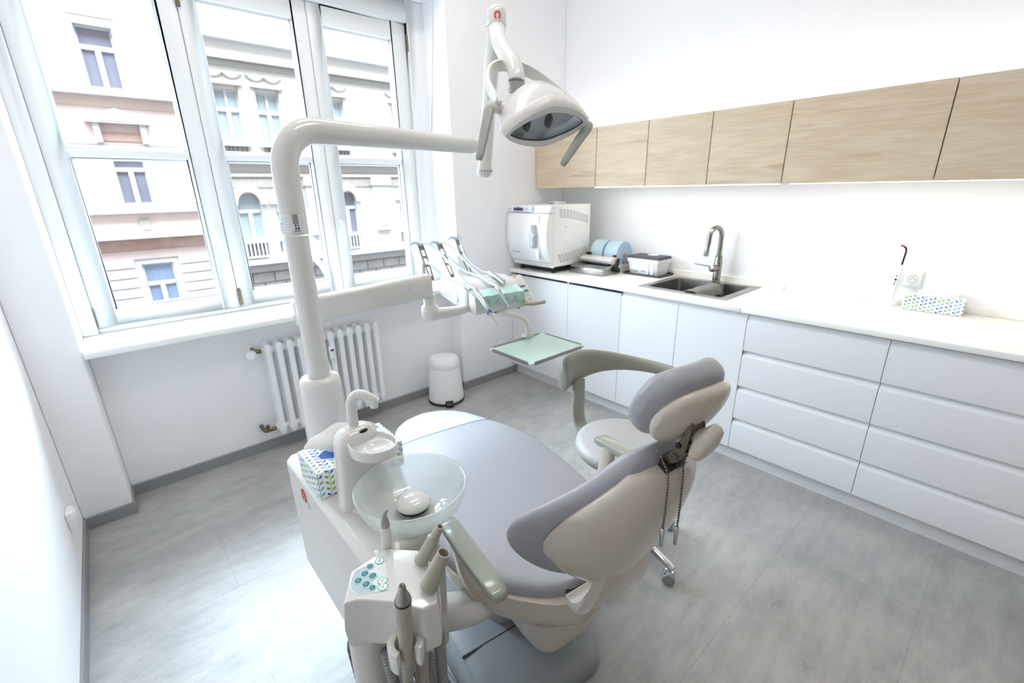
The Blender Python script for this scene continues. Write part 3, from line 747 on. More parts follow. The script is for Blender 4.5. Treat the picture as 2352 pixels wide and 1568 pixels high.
# ---- the box on the worktop
t, cx, cy = tissue_box('tissue_box', 'leaf patterned tissue box on the worktop beside the curing lamp', 3.262, 3.345, -2.588, -2.366, .901, .975, 1, False)
tp = MB(); rows = []
for i in range(15):
    u = i / 14; rows.append([V((cx - .006 + .012 * j / 5 + .006 * sin(u * 9 + j), cy - .085 + .15 * u, .972 + (.050 + .012 * u) * (j / 5 if j < 3 else (5 - j) / 5 + .35) * sin(pi * min(1, .12 + u * .8)) ** .5)) for j in range(6)])
tp.v = [p for r in rows for p in r]; tp.f = [(i * 6 + k, i * 6 + k + 1, i * 6 + k + 7, i * 6 + k + 6) for i in range(14) for k in range(5)]
o = obj('tissue', tp, 'paper', t, sub=1); s = o.modifiers.new('thickness', 'SOLIDIFY'); s.thickness = .001

# ================================================================ RADIATOR, BIN
t = thing('radiator', 'white column radiator under the window sill', 'radiator', (1.245, .06, .11))
NS = 12; x0 = .895; dx = .0595
sec = MB()
def section(x):
    mb = MB()
    for y in (.018, .078):
        mb.loft([sring((x, y, z), (1, 0, 0), (0, 1, 0), a, b, 2.4, 14) for z, a, b in ((.118, .012, .010), (.13, .019, .017), (.16, .0175, .017), (.40, .0165, .016), (.645, .0175, .017), (.675, .019, .017), (.690, .012, .010))])
    for z in (.158, .650):
        mb.loft([sring((x, y, z), (1, 0, 0), (0, 0, 1), a, b, 2.4, 14) for y, a, b in ((.002, .012, .014), (.01, .020, .028), (.048, .022, .030), (.086, .020, .028), (.094, .012, .014))])
        mb.cyl((x - dx / 2, .048, z), (x + dx / 2, .048, z), .019, 14)
    return mb
s0 = obj('section', section(x0 + dx / 2), 'frame', t)
for k in range(1, NS):
    c = s0.copy(); COL.objects.link(c); c.parent = t; c.location = (dx * k, 0, 0)
vb = MB().cyl((x0 - .002, .048, .650), (x0 - .045, .048, .650), .012, 12).cyl((x0 - .03, .048, .650), (x0 - .03, .118, .650), .010, 12)
obj('valve_body', vb, 'brass', t)
obj('thermostat_knob', MB().lathe([(0, 0), (.022, 0), (.025, .01), (.025, .045), (.018, .052), (0, .052)], (x0 - .052, .03, .650), (-.3, -1, 0), 24), 'white', t)
obj('return_elbow', MB().tube(smooth_path([(x0 - .0, .048, .158), (x0 - .04, .048, .158), (x0 - .062, .06, .158), (x0 - .066, .118, .165)], 4), .012, 12), 'brass', t)
obj('lockshield', MB().cyl((x0 - .045, .048, .150), (x0 - .045, .048, .190), .011, 12), 'brass', t)
m_ = obj('heat_meter', MB().box(1.252, 1.284, -.018, .004, .52, .60), 'white', t, bevel=.004)
obj('meter_display', MB().box(1.258, 1.278, -.0195, -.017, .572, .585), 'charcoal', m_)
t = thing('pedal_bin', 'white pedal bin on the floor near the radiator', 'bin', (2.045, -.05, 0))
bx, by = 2.045, -.048
obj('body', MB().lathe([(0, .012), (.126, .012), (.130, .02), (.128, .06), (.112, .262), (.110, .272), (0, .272)], (bx, by, 0), (0, 0, 1), 48), 'white', t)
obj('lid', MB().lathe([(0, .273), (.111, .273), (.113, .278), (.108, .322), (.098, .338), (.07, .344), (0, .346)], (bx, by, 0), (0, 0, 1), 48), 'white', t)
obj('base_ring', MB().lathe([(0, .001), (.134, .001), (.135, .012), (.131, .018), (0, .018)], (bx, by, 0), (0, 0, 1), 48), 'black', t)
dpd = V((-.42, -.91, 0)).normalized()
pc = V((bx, by, 0)) + dpd * .142; sd = V((-dpd.y, dpd.x, 0))
obj('pedal', MB().loft([[pc + sd * (s * w) + dpd * d + V((0, 0, z)) for s, d, z in ((-1, -.03, .008), (1, -.03, .008), (1, -.03, .035), (-1, -.03, .035))] if False else [pc + sd * (s * w) + dpd * dd + V((0, 0, zz)) for s, zz in ((-1, .006), (1, .006), (1, zt_), (-1, zt_))] for dd, w, zt_ in ((-.022, .026, .042), (0.0, .028, .040), (.018, .028, .030), (.026, .022, .022))]), 'black', t, bevel=.004)
# ================================================================ DENTAL CHAIR (local frame: x to the head, y across, z up; origin under the hip joint)
CH = V((1.15, -2.06, 0)); CR = radians(-99)
CM = Matrix.Translation(CH) @ Matrix.Rotation(CR, 4, 'Z')
def cw(p): return CM @ V(p)
ch = thing('dental_chair', 'lilac grey dental treatment chair with raised backrest in the middle of the room', 'dental chair', CH, CR, local=True)
# seat cushion
hwT = [(-1.085, .02), (-1.078, .075), (-1.055, .125), (-1.0, .168), (-.9, .205), (-.78, .240), (-.62, .275), (-.45, .295), (-.28, .300), (-.16, .275), (-.06, .215), (.0, .155), (.045, .10), (.062, .04)]
zt = [(-1.085, .490), (-1.0, .505), (-.85, .522), (-.68, .545), (-.5, .545), (-.3, .525), (-.1, .508), (.062, .500)]
thk = [(-1.085, .035), (-1.0, .055), (-.6, .075), (-.2, .085), (.062, .07)]
XS = [-1.085, -1.080, -1.070, -1.05, -1.02, -.97, -.9, -.82, -.72, -.6, -.48, -.36, -.26, -.18, -.11, -.05, 0, .03, .05, .058, .062]
def seat_ring(x, grow=0, n=3.2, zs=0, tscale=1):
    w, z, t = interp(hwT, x) + grow, interp(zt, x) + zs, interp(thk, x) * tscale + grow
    return sring((x, 0, z - t / 2 + grow / 2), (0, 1, 0), (0, 0, 1), w, t / 2 + grow / 2, n, 32)
obj('seat_cushion', MB().loft([seat_ring(x) for x in XS]), 'uph', ch, sharp=180, sub=1)
fx = [x for x in XS if x < -.83] + [-.835, -.832]
rings = [[V((p.x + (-.005 if x < -1.05 else 0), p.y, p.z)) for p in seat_ring(x, .0025)] for x in fx]
obj('foot_cover', MB().loft(rings), 'uphgloss', ch, sharp=60, label='glossy clear foot end cover')
# shell under the cushion
sw = [(-.62, .20), (-.45, .262), (-.28, .296), (-.16, .282), (-.06, .228), (.02, .155), (.075, .09), (.092, .04)]
rings = []
for x in [-.62, -.55, -.45, -.35, -.26, -.18, -.11, -.05, 0, .04, .07, .085, .092]:
    w = interp(sw, x); ztop = interp(zt, min(x, .062)) - interp(thk, min(x, .062)) * .62; d = interp([(-.62, .05), (-.4, .10), (-.2, .145), (.0, .150), (.092, .11)], x)
    row = []
    for k in range(17):
        a = pi * k / 16
        row.append(V((x - .015 * sin(a), -w * math.copysign(abs(cos(a)) ** .55, cos(a)), ztop - d * sin(a) ** .8)))
    rings.append(row)
obj('seat_shell', MB().loft(rings), 'shell', ch, sharp=60)
obj('lift_cover', MB().loft([sring((-.215 + dx_, 0, z_), (1, 0, 0), (0, 1, 0), a_, b_, 5, 44) for z_, a_, b_, dx_ in ((.188, .19, .075, 0), (.190, .215, .095, 0), (.198, .230, .108, 0), (.212, .236, .113, 0), (.27, .250, .128, .006), (.36, .262, .150, .012))]), 'shell', ch, sharp=50)
# base plate with pedestal
def bpoly(g, z):
    X0, X1, Y0, Y1, r = -.95 - g, .025 + g, -.285 - g, .165 + g, .09
    out = []
    for cx, cy, a0 in ((X1 - r, Y1 - r, 0), (X0 + r, Y1 - r, 90), (X0 + r, Y0 + r, 180), (X1 - r, Y0 + r, 270)):
        for k in range(9): a = radians(a0 + 90 * k / 8); out.append(V((cx + r * cos(a), cy + r * sin(a), z)))
    return out
bs = obj('base', MB().loft([bpoly(0, 0.001), bpoly(.004, .006), bpoly(0, .05), bpoly(-.012, .072), bpoly(-.03, .082), bpoly(-.10, .088)]), 'basegrey', ch, sharp=45)
obj('base_joint', MB().box(-.203, -.198, -.262, .15, .0815, .0885), 'charcoal', bs, smooth=False)
obj('pedestal', MB().loft([sring((x, -.02, z), (1, 0, 0), (0, 1, 0), a, b, 4, 24) for x, z, a, b in ((-.42, .085, .20, .11), (-.36, .17, .17, .10), (-.26, .26, .15, .10))]), 'carc', ch)
# backrest, built in its own plane: s up the back, y across, n towards the patient
TH = radians(66); BO = V((.075, 0, .485)); BS = V((cos(TH), 0, sin(TH))); BN = V((-sin(TH), 0, cos(TH)))
def bp(s, y, n): return BO + BS * s + V((0, y, 0)) + BN * n
wpad = [(.072, .02), (.082, .07), (.11, .128), (.15, .190), (.21, .240), (.27, .253), (.33, .236), (.39, .19), (.45, .140), (.5, .108), (.53, .088), (.55, .07), (.56, .03)]
def back_ring(s, w, t, n0, kf, m, seg=36):
    out = []
    for k in range(seg):
        a = 2 * pi * k / seg
        y = w * math.copysign(abs(cos(a)) ** (2 / m), cos(a)); nn = t / 2 * math.copysign(abs(sin(a)) ** (2 / m), sin(a))
        out.append(bp(s, y, n0 + nn + kf * y * y))
    return out
SS = [.072, .075, .082, .095, .115, .14, .17, .21, .25, .29, .33, .37, .41, .45, .49, .52, .54, .553, .558, .560]
kf = 1.35
obj('back_cushion', MB().loft([back_ring(s, interp(wpad, s), .072 * min(1, .35 + 18 * min(s - .071, .561 - s)), .03, kf, 2.7) for s in SS]), 'uph', ch, sharp=180, sub=1)
wsh = [(.072, .02), (.082, .042), (.10, .062), (.135, .095), (.18, .148), (.24, .188), (.30, .202), (.37, .186), (.43, .152), (.49, .112), (.53, .082), (.545, .02)]
rings = []
for s in [.072, .075, .082, .092, .105, .125, .15, .18, .215, .25, .29, .33, .37, .41, .45, .49, .52, .538, .545]:
    w = interp(wsh, s); out = []
    hump = interp([(.072, .03), (.13, .052), (.3, .062), (.5, .045), (.545, .02)], s)
    for k in range(25):
        q = -1 + 2 * k / 24; y = w * math.copysign(abs(q) ** .85, q)
        out.append(bp(s, y, -.002 - hump * (1 - abs(q) ** 2.6) ** .75 + kf * y * y))
    for k in range(9):
        q = 1 - 2 * k / 8; y = w * .93 * q
        out.append(bp(s, y, .012 + kf * y * y))
    rings.append(out)
obj('back_shell', MB().loft(rings), 'shell', ch, sharp=70)
hc = smooth_path([(.086, .474), (.105, .466), (.132, .476), (.166, .512), (.192, .568), (.206, .632), (.208, .690)], 5)
hi = smooth_path([(.184, .690), (.179, .635), (.165, .580), (.142, .532), (.120, .506), (.104, .498), (.086, .502)], 5)
pf = [(p.x, p.y) for p in [V((q[0], q[1], 0)) for q in hc]] + [(q[0], q[1]) for q in hi]
wy = lambda z_: interp([(.44, .080), (.55, .088), (.65, .074), (.70, .06)], z_)
obj('hinge_cover', MB().loft([[V((x_, sgn * wy(z_), z_)) for x_, z_ in pf] for sgn in (-1, 1)]), 'shell', ch, bevel=.010, bseg=3, sharp=50)
obj('hip_joint', MB().cyl((.03, -.06, .455), (.03, .06, .455), .035, 24), 'charcoal', ch)
# headrest
HT = radians(61); HO = V((.302, .018, 1.102)); HB = V((cos(HT), 0, sin(HT))); HN = V((-sin(HT), 0, cos(HT)))
def hp(s, y, n): return HO + HB * s + V((0, y, 0)) + HN * n
def headring(y, hh, t, n0, curve, m=2.8):
    out = []
    for k in range(24):
        a = 2 * pi * k / 24
        s = hh * math.copysign(abs(cos(a)) ** (2 / m), cos(a)); nn = t / 2 * math.copysign(abs(sin(a)) ** (2 / m), sin(a))
        out.append(hp(s, y, n0 + nn + curve * y * y))
    return out
ys = [q * .92 for q in (-.106, -.1045, -.099, -.086, -.063, -.032, 0, .032, .063, .086, .099, .1045, .106)]
obj('headrest_cushion', MB().loft([headring(y, interp([(0, .086), (.055, .080), (.083, .064), (.0976, .022)], abs(y)), interp([(0, .070), (.078, .066), (.0976, .022)], abs(y)), .020, 1.6) for y in ys]), 'uph', ch, sharp=180, sub=1)
obj('headrest_shell', MB().loft([headring(y * .93, interp([(0, .072), (.05, .067), (.075, .052), (.0907, .016)], abs(y * .93)), interp([(0, .052), (.065, .045), (.0907, .016)], abs(y * .93)), -.018, 1.6, 2.3) for y in ys]), 'shell', ch, sharp=180, sub=1)
br = MB()
for y in (-.018, .014):
    br.loft([sring((x, y, z), V((ux, 0, uz)).normalized(), (0, 1, 0), a_, .0035, 4, 12) for x, z, ux, uz, a_ in ((.268, .955, 1, -.7, .006), (.288, .985, 1, -.9, .009), (.308, 1.003, 1, -.6, .010), (.322, 1.022, 1, -.3, .010), (.333, 1.055, 1, -.1, .008), (.338, 1.085, 1, .1, .008), (.331, 1.112, 1, .4, .009))])
br.cyl((.314, -.024, 1.010), (.314, .022, 1.010), .0105, 16).cyl((.337, -.022, 1.078), (.337, .020, 1.078), .0085, 16)
hb = obj('headrest_bracket', br, 'bronze', ch)
obj('bracket_rod', MB().cyl((.322, -.024, 1.040), (.322, .020, 1.040), .006, 12), 'black', hb)
sl = bp(.552, -.006, .004)
obj('bracket_slot', MB().loft([[sl + V((0, y_, 0)) + BS * a_ + BN * b_ for a_, b_ in ((-.012, -.020), (.0035, -.020), (.0035, .004), (-.012, .004))] for y_ in (-.026, .026)]), 'dark', ch, bevel=.002)
kax = V((.90, .12, -.38)).normalized(); ku = V((.38, 0, .92)).normalized(); ku = (ku - kax * ku.dot(kax)).normalized(); kv = kax.cross(ku)
rings = []
for h, r_, am in ((0, .014, 0), (.006, .017, .02), (.010, .026, .06), (.016, .0335, .16), (.028, .0335, .20), (.036, .029, .20), (.039, .018, .1), (.0395, .006, 0)):
    rings.append([V((.338, .004, 1.064)) + kax * h + (ku * cos(2 * pi * k / 48) * 1.12 + kv * sin(2 * pi * k / 48)) * (r_ * (1 + am * cos(6 * pi * k / 48))) for k in range(48)])
obj('locking_knob', MB().loft(rings), 'greige', ch, sharp=50)
# armrests with posts
for sy in (-1, 1):
    yo = -.288 if sy < 0 else .325; xo = 0 if sy < 0 else -.09
    rings = []
    for x, w, t, z in ((-.165, .014, .010, .655), (-.160, .022, .019, .656), (-.14, .0255, .023, .657), (-.03, .026, .024, .660), (.07, .0235, .024, .659), (.112, .021, .023, .657), (.122, .018, .019, .656), (.126, .012, .012, .655)):
        rings.append(sring((x + xo, yo + sy * (.012 - .10 * (x + .01) ** 2), z), (0, 1, 0), (0, 0, 1), w, t / 2 * 1.1, 6.5, 28))
    obj('armrest', MB().loft(rings), 'sage', ch, sharp=60)
    obj('armrest_post', MB().loft([sring((x + xo, yo + dy * sy, z), (1, 0, 0), (0, 1, 0), a, b, 3, 18) for x, z, a, b, dy in ((-.10, .655, .026, .016, 0), (-.105, .60, .026, .017, 0), (-.11, .52, .028, .018, -.012), (-.115, .455, .03, .018, -.03), (-.115, .40, .025, .016, -.05))]), 'shell', ch, sharp=60)

# ---- napkin chain hanging from the headrest bracket
t = thing('napkin_chain', 'beaded metal napkin chain with two clips hanging from the headrest', 'chain', cw((.30, -.01, .99)))
def beads(pts, r=.0027, pitch=.0064):
    P = smooth_path(pts, 12); d = [0]
    for i in range(1, len(P)): d.append(d[-1] + (P[i] - P[i - 1]).length)
    out, rad = [], []; n = int(d[-1] / pitch); j = 0
    for k in range(n * 6 + 1):
        s = d[-1] * k / (n * 6)
        while j < len(d) - 2 and d[j + 1] < s: j += 1
        u = (s - d[j]) / max(1e-9, d[j + 1] - d[j]); out.append(P[j].lerp(P[j + 1], u)); rad.append(max(.0006, r * abs(sin(pi * (k / 6)))))
    return MB().tube(out, rad, 8)
pts = [cw(p) for p in ((.325, -.045, .862), (.327, -.046, .93), (.325, -.047, .985), (.305, -.040, 1.005), (.287, -.034, 1.012), (.283, -.027, 1.004), (.292, -.022, .992), (.318, -.004, .986), (.324, .002, 1.005), (.321, .004, 1.012), (.322, .0, 1.0), (.325, 0, .96), (.326, 0, .90), (.325, 0, .845))]
obj('bead_chain', beads(pts), 'bronze', t, sharp=180)
for p in ((.325, -.045, .862), (.325, 0, .845)):
    a = cw(p); mb = MB()
    mb.loft([[a + V((sx * w, sy * .003, -z)) for sx, sy in ((-1, -1), (1, -1), (1, 1), (-1, 1))] for z, w in ((-.002, .0018), (.004, .0048), (.014, .0052), (.030, .0036), (.042, .003))])
    obj('clip', mb, 'silver', t, bevel=.0006)

# ================================================================ DENTAL UNIT beside the chair
un = thing('dental_unit', 'white dental unit with glass spittoon bowl standing left of the chair', 'dental unit', (.735, -1.62, 0))
prof = [(.640, .315), (.668, .285), (.80, .285), (.835, .32), (.842, .60), (.815, .705), (.80, .715), (.655, .715), (.637, .70)]
def body_ring(y, g=0, dz=0): 
    cx, cz = .737, .50
    return [V((cx + (x - cx) * (1 - g), y, cz + (z - cz) * (1 - g * .6) + dz)) for x, z in prof]
bd = obj('body', MB().loft([body_ring(-1.915, .10), body_ring(-1.905, .02), body_ring(-1.88), body_ring(-1.34), body_ring(-1.318, .03), body_ring(-1.31, .10)]), 'whitesatin', un, bevel=.012, bseg=3)
obj('panel_joint', MB().tube([(.6385, -1.36, .672), (.6385, -1.80, .672), (.6388, -1.855, .64), (.6392, -1.885, .60)], .0012, 6), 'slot', bd)
omega('maker_mark', (.6355, -1.475, .655), (0, -1, 0), (0, 0, 1), .018, bd)
obj('maker_mark_sub', MB().box(.6362, .6375, -1.512, -1.500, .628, .648), 'panel2', bd)
# tower, cup tray, spout
def tw(c, a, b, z, n=3.2): return sring((c[0], c[1], z), V((.995, .10, 0)), V((-.10, .995, 0)), a, b, n, 32)
obj('tower', MB().loft([tw((.745, -1.685), .078, .034, .712), tw((.744, -1.686), .074, .034, .74), tw((.739, -1.689), .066, .034, .80), tw((.735, -1.692), .060, .034, .86), tw((.732, -1.696), .056, .036, .900), tw((.732, -1.695), .049, .032, .922), tw((.733, -1.691), .036, .025, .933), tw((.734, -1.688), .022, .016, .937)]), 'whitegloss', un, sharp=60)
ct = V((.746, -1.770, 0)); 
def cring(r, z, d=0):
    out = []
    for k in range(40):
        a = 2 * pi * k / 40; rx = r
        p = V((cos(a) * r, sin(a) * r))
        if p.y > .0: p.y *= 1.35; p.x *= 1 - .0 * p.y
        out.append(V((ct.x + p.x * .94 + p.y * -.10, ct.y + p.y + p.x * -.05, z)))
    return out
tr = MB(); tr.loft([cring(.030, .886), cring(.048, .887), cring(.0555, .892), cring(.0565, .914), cring(.055, .917), cring(.052, .916), cring(.050, .906), cring(.047, .904), cring(.020, .9035)])
obj('cup_tray', tr, 'whitegloss', un, sharp=50)
obj('cup_dish', MB().lathe([(0, .001), (.026, .001), (.031, .006), (.033, .006), (.033, 0), (0, 0)], (ct.x + .006, ct.y - .012, .9042), (0, 0, 1), 32), 'whitegloss', un, sharp=50)
obj('cup_sensor', MB().sphere((.742, -1.712, .9265), .019, 8, (1.0, .55, .36)), 'sensor', un, label='black oval cup sensor window')
sp = smooth_path([(.735, -1.684, .930), (.735, -1.684, .975), (.737, -1.685, 1.000), (.746, -1.694, 1.018), (.760, -1.708, 1.020), (.773, -1.720, 1.010), (.779, -1.726, 1.003)], 6)
obj('filler_spout', MB().tube(sp, [.0135 - .0015 * i / len(sp) for i in range(len(sp))], 16).lathe([(0, 0), (.0095, 0), (.0105, .012), (.013, .022), (0, .026)], (.777, -1.724, .985), (.1, 0, 1), 18), 'whitegloss', un, sharp=60)
# spittoon
BC = V((.790, -1.856, .82)); R = .135
pr = [(.030, -.090), (.062, -.088), (.098, -.072), (.122, -.045), (.132, -.017), (.136, 0), (.1355, .004), (.132, .005), (.128, 0), (.122, -.018), (.110, -.045), (.086, -.066), (.055, -.077), (.030, -.078)]
bw = obj('spittoon_bowl', MB().lathe(pr, BC, (0, 0, 1), 64), 'bowl', un, sharp=180, label='milky glass bowl')
obj('drain_cap', MB().lathe([(0, -.002), (.040, -.002), (.044, .004), (.041, .013), (.028, .021), (.010, .0245), (0, .025)], BC + V((.006, .010, -.064)), (0, 0, 1), 40), 'whitegloss', un, sharp=60)
obj('drain_grid', MB().lathe([(0, 0), (.036, 0), (.037, .009), (0, .009)], BC + V((.006, .010, -.0755)), (0, 0, 1), 40), 'dark', un)
obj('bowl_seat', MB().lathe([(0, 0), (.052, 0), (.062, .01), (.055, .03), (.045, .045), (.05, .062), (.062, .072), (.050, .0735), (0, .0735)], (BC.x, BC.y, .6555), (0, 0, 1), 36), 'whitesatin', un, sharp=60)
obj('bowl_arm', MB().loft([sring(c, u, (0, 0, 1), a, b, 3, 20) for c, u, a, b in (((.742, -1.72, .690), (1, 0, 0), .06, .045), ((.765, -1.79, .672), (.9, .3, 0), .055, .038), ((.79, -1.85, .664), (.9, .3, 0), .045, .03))]), 'whitesatin', un)
# lamp column foot
obj('column_foot', MB().lathe([(0, .716), (.064, .716), (.064, .74), (.0635, .80), (.059, .955), (.057, .968), (.052, .976), (.036, .979), (0, .979)], (.757, -1.397, 0), (0, 0, 1), 48), 'whitegloss', un, sharp=50)
# arm that carries the unit from the chair
A = [cw((-.15, -.09, .335)), cw((-.15, -.17, .345)), V((.90, -1.905, .385)), V((.80, -1.87, .405))]
obj('carrier_arm', MB().tube(smooth_path(A, 8), .052, 22, flat=.85), 'whitegloss', un, sharp=60)

# ---- tissue box on the unit
t, cx, cy = tissue_box('tissue_box', 'leaf patterned tissue box lying on the dental unit behind the spittoon', .643, .893, -1.618, -1.467, .7165, .797, 2, True)
rows = []
for i in range(29):
    u = i / 28
    b0 = V((cx + (u - .5) * .105, cy + .004 * sin(9 * u), .7965))
    o0 = V((cx - .014 + (u - .5) * .222, cy + .012 + .010 * sin(5 * u), .818 + .052 * max(0, sin(pi * min(1, u * .92 + .06))) ** .7 + .004 * sin(17 * u)))
    row = []
    for j in range(8):
        v = j / 7
        row.append(b0.lerp(o0, v) + V((0, -.020 * sin(pi * v) * (.7 + .3 * sin(11 * u)), .012 * sin(pi * v))))
    rows.append(row)
tp = MB(); tp.v = [p for r in rows for p in r]; tp.f = [(i * 8 + k, i * 8 + k + 1, i * 8 + k + 9, i * 8 + k + 8) for i in range(28) for k in range(7)]
o = obj('tissue', tp, 'paper', t, sub=2, sharp=180); s = o.modifiers.new('thickness', 'SOLIDIFY'); s.thickness = .0008

# ================================================================ OPERATING LAMP
lp = thing('operating_lamp', 'white dental operating lamp on a bent column above the chair', 'dental lamp', (.757, -1.397, .98))
px, py = .757, -1.397
a = V((.982, .189, 0)); Zl = 1.655; rb = .10
path = [V((px, py, 1.392)), V((px, py, Zl - rb))] + [V((px, py, 0)) + a * (rb * (1 - cos(u))) + V((0, 0, Zl - rb + rb * sin(u))) for u in [pi / 2 * k / 12 for k in range(1, 13)]] + [V((1.466, -1.259, Zl))]
obj('column', MB().tube([(px, py, .9795), (px, py, 1.388)], .0315, 32), 'whitegloss', lp, sharp=60)
sw_ = MB().tube(path, [.0335] * (len(path) - 1) + [.0285], 32)
sa = obj('swing_arm', sw_, 'whitegloss', lp, sharp=50)
# type plate wrapped round the tube
def wrap(name, a0, a1, z0, z1, m, r=.0338, n=10):
    mb = MB(); v = []
    for k in range(n + 1):
        u = radians(a0 + (a1 - a0) * k / n); v += [V((px + r * cos(u), py + r * sin(u), z0)), V((px + r * cos(u), py + r * sin(u), z1))]
    mb.v = v; mb.f = [(2 * k, 2 * k + 2, 2 * k + 3, 2 * k + 1) for k in range(n)]
    return obj(name, mb, m, sa)
wrap('type_plate', -185, -70, 1.400, 1.445, 'panel', .0337)
wrap('type_plate_strip', -112, -88, 1.420, 1.445, 'stickersilver', .0339)
for k, (u0, u1, z0, z1) in enumerate(((-106, -98, 1.416, 1.419), (-104, -100, 1.411, 1.415), (-106, -99, 1.4065, 1.41), (-95, -87, 1.4065, 1.412), (-93, -89, 1.414, 1.419), (-112, -84, 1.4018, 1.4035), (-176, -166, 1.420, 1.423), (-176, -171, 1.413, 1.417), (-174, -170, 1.402, 1.408))):
    wrap('symbol', u0, u1, z0, z1, 'blacktape', .0341, 4)
obj('arm_collar', MB().cyl((1.462, -1.2600, Zl), (1.4885, -1.2655, Zl), .024, 24), 'whitesatin', lp)
Bp, Tp = V((1.515, -1.272, 1.575)), V((1.606, -1.245, 2.065))
ua = (Tp - Bp).normalized()
obj('spring_arm', MB().tube([Bp, Bp.lerp(Tp, .5), Tp], [.0255, .026, .030], 28), 'whitegloss', lp, sharp=50)
obj('lower_cap', MB().lathe([(0, -.032), (.018, -.030), (.028, -.022), (.030, -.008), (.028, .004), (0, .004)], Bp, ua, 28), 'whitegloss', lp, sharp=60)
cs = MB()
for k in range(6):
    u = radians(-150 + 24 * k); q = Bp + ua * -.010 + V((cos(u) * .0298, sin(u) * .0298, 0)); cs.sphere(q, .0028, 5)
obj('cap_screw', cs, 'slot', lp)
uc = (V((1.619, -1.235, 2.124)) - V((1.603, -1.256, 2.063))).normalized(); uc = V((.08, .06, 1)).normalized()
cb = V((1.600, -1.262, 2.060))
cap = obj('top_cap', MB().lathe([(0, -.004), (.034, -.004), (.036, 0), (.036, .040), (.032, .052), (.022, .059), (0, .062)], cb, uc, 36), 'whitegloss', lp, sharp=50)
vd = (V((.361, -2.727, 1.498)) - cb); vd.z = 0; vd.normalize(); sd = V((-vd.y, vd.x, 0))
omega('maker_mark', cb + uc * .022 + vd * .0365 + sd * .004, sd, uc, .011, cap)
st = smooth_path([(1.600, -1.262, 2.062), (1.592, -1.275, 2.040), (1.566, -1.312, 2.0), (1.541, -1.372, 1.945), (1.523, -1.436, 1.892), (1.509, -1.466, 1.855), (1.503, -1.472, 1.835)], 6)
obj('curved_tube', MB().tube(st, [.030 - .003 * i / len(st) for i in range(len(st))], 28), 'whitegloss', lp, sharp=60)
obj('swivel_joint', MB().lathe([(0, 0), (.025, 0), (.028, .006), (.028, .030), (0, .034)], (1.501, -1.474, 1.802), (.04, .0, 1), 28), 'grey', lp, sharp=50)
# head frame: HL across, HNn out of the glass, HU over the top
HC = V((1.496, -1.602, 1.705))
HLx = V((.927, -.337, .163)).normalized(); t0 = V((-.351, -.609, -.711)); HNn = (t0 - HLx * t0.dot(HLx)).normalized(); HU = HNn.cross(HLx).normalized()
if HU.z < 0: HU = -HU
def hd(l, u, n): return HC + HLx * l + HU * u + HNn * n
def hring(n, A, B, B2, m, l0=0, u0=0, seg=40):
    out = []
    for k in range(seg):
        q = 2 * pi * k / seg; c_, s_ = cos(q), sin(q); bb = B if s_ > 0 else B2
        out.append(hd(l0 + A * math.copysign(abs(c_) ** (2 / m), c_), u0 + bb * math.copysign(abs(s_) ** (2 / m), s_), n))
    return out
obj('head_housing', MB().loft([hring(-.118, .03, .025, .018, 1.8), hring(-.112, .066, .050, .036, 1.7), hring(-.088, .104, .074, .056, 1.6), hring(-.045, .136, .086, .070, 1.5), hring(.006, .152, .090, .074, 1.42)]), 'whitegloss', lp, sharp=60)
rim = [hring(.006, .152, .090, .074, 1.42), hring(.010, .1535, .0915, .0755, 1.42), hring(.034, .150, .086, .072, 1.48), hring(.042, .145, .079, .067, 1.48), hring(.041, .130, .056, .046, 1.45), hring(.033, .126, .052, .043, 1.45)]
obj('bezel', MB().loft(rim, caps=False), 'whitesatin', lp, sharp=50)
obj('reflector', MB().loft([hring(.033, .126, .052, .043, 1.45), hring(.018, .120, .049, .040, 1.5), hring(-.012, .09, .038, .032, 1.8), hring(-.035, .03, .014, .012, 2)], caps=False).loft([hring(-.035, .03, .014, .012, 2), hring(-.036, .002, .001, .001, 2)], caps=False), 'mirror', lp, sharp=25)
obj('cover_glass', MB().loft([hring(.0345, .129, .055, .045, 1.45), hring(.0350, .128, .054, .044, 1.45)]), 'lensglass', lp)
obj('glass_seal', MB().loft([hring(.036, .129, .055, .045, 1.45), hring(.0385, .128, .054, .044, 1.45), hring(.036, .1255, .0515, .0425, 1.45)], caps=False, closed=True), 'sensor', lp)
for l0 in (-.062, .014):
    obj('bulb_shield', MB().loft([hring(.026, .004, .012, .012, 2, l0, .006, 16), hring(.022, .009, .026, .022, 2, l0, .006, 16), hring(.004, .011, .028, .024, 2, l0, .002, 16), hring(-.010, .004, .010, .010, 2, l0, 0, 16)]), 'black', lp)
# handles
obj('pivot', MB().cyl((1.432, -1.520, 1.736), (1.345, -1.522, 1.741), .0175, 22), 'whitesatin', lp)
def paddle(top, bot, wide, thick, axis):
    top, bot, axis = V(top), V(bot), V(axis).normalized(); d = (bot - top); L_ = d.length; d.normalize(); s = d.cross(axis).normalized()
    return MB().loft([sring(top + d * (L_ * q), s, axis, wide * w, thick * w2, 3, 18) for q, w, w2 in ((-.12, .35, .7), (-.09, .75, .9), (0, 1, 1), (.4, .85, 1), (.85, .72, .9), (.97, .6, .8), (1, .35, .5))])
obj('handle', paddle((1.338, -1.527, 1.730), (1.253, -1.577, 1.581), .017, .012, (.75, .65, .1)), 'grey', lp, sharp=60)
obj('handle', paddle((1.645, -1.665, 1.690), (1.500, -1.684, 1.566), .017, .010, (.75, .65, .1)), 'grey', lp, sharp=60)
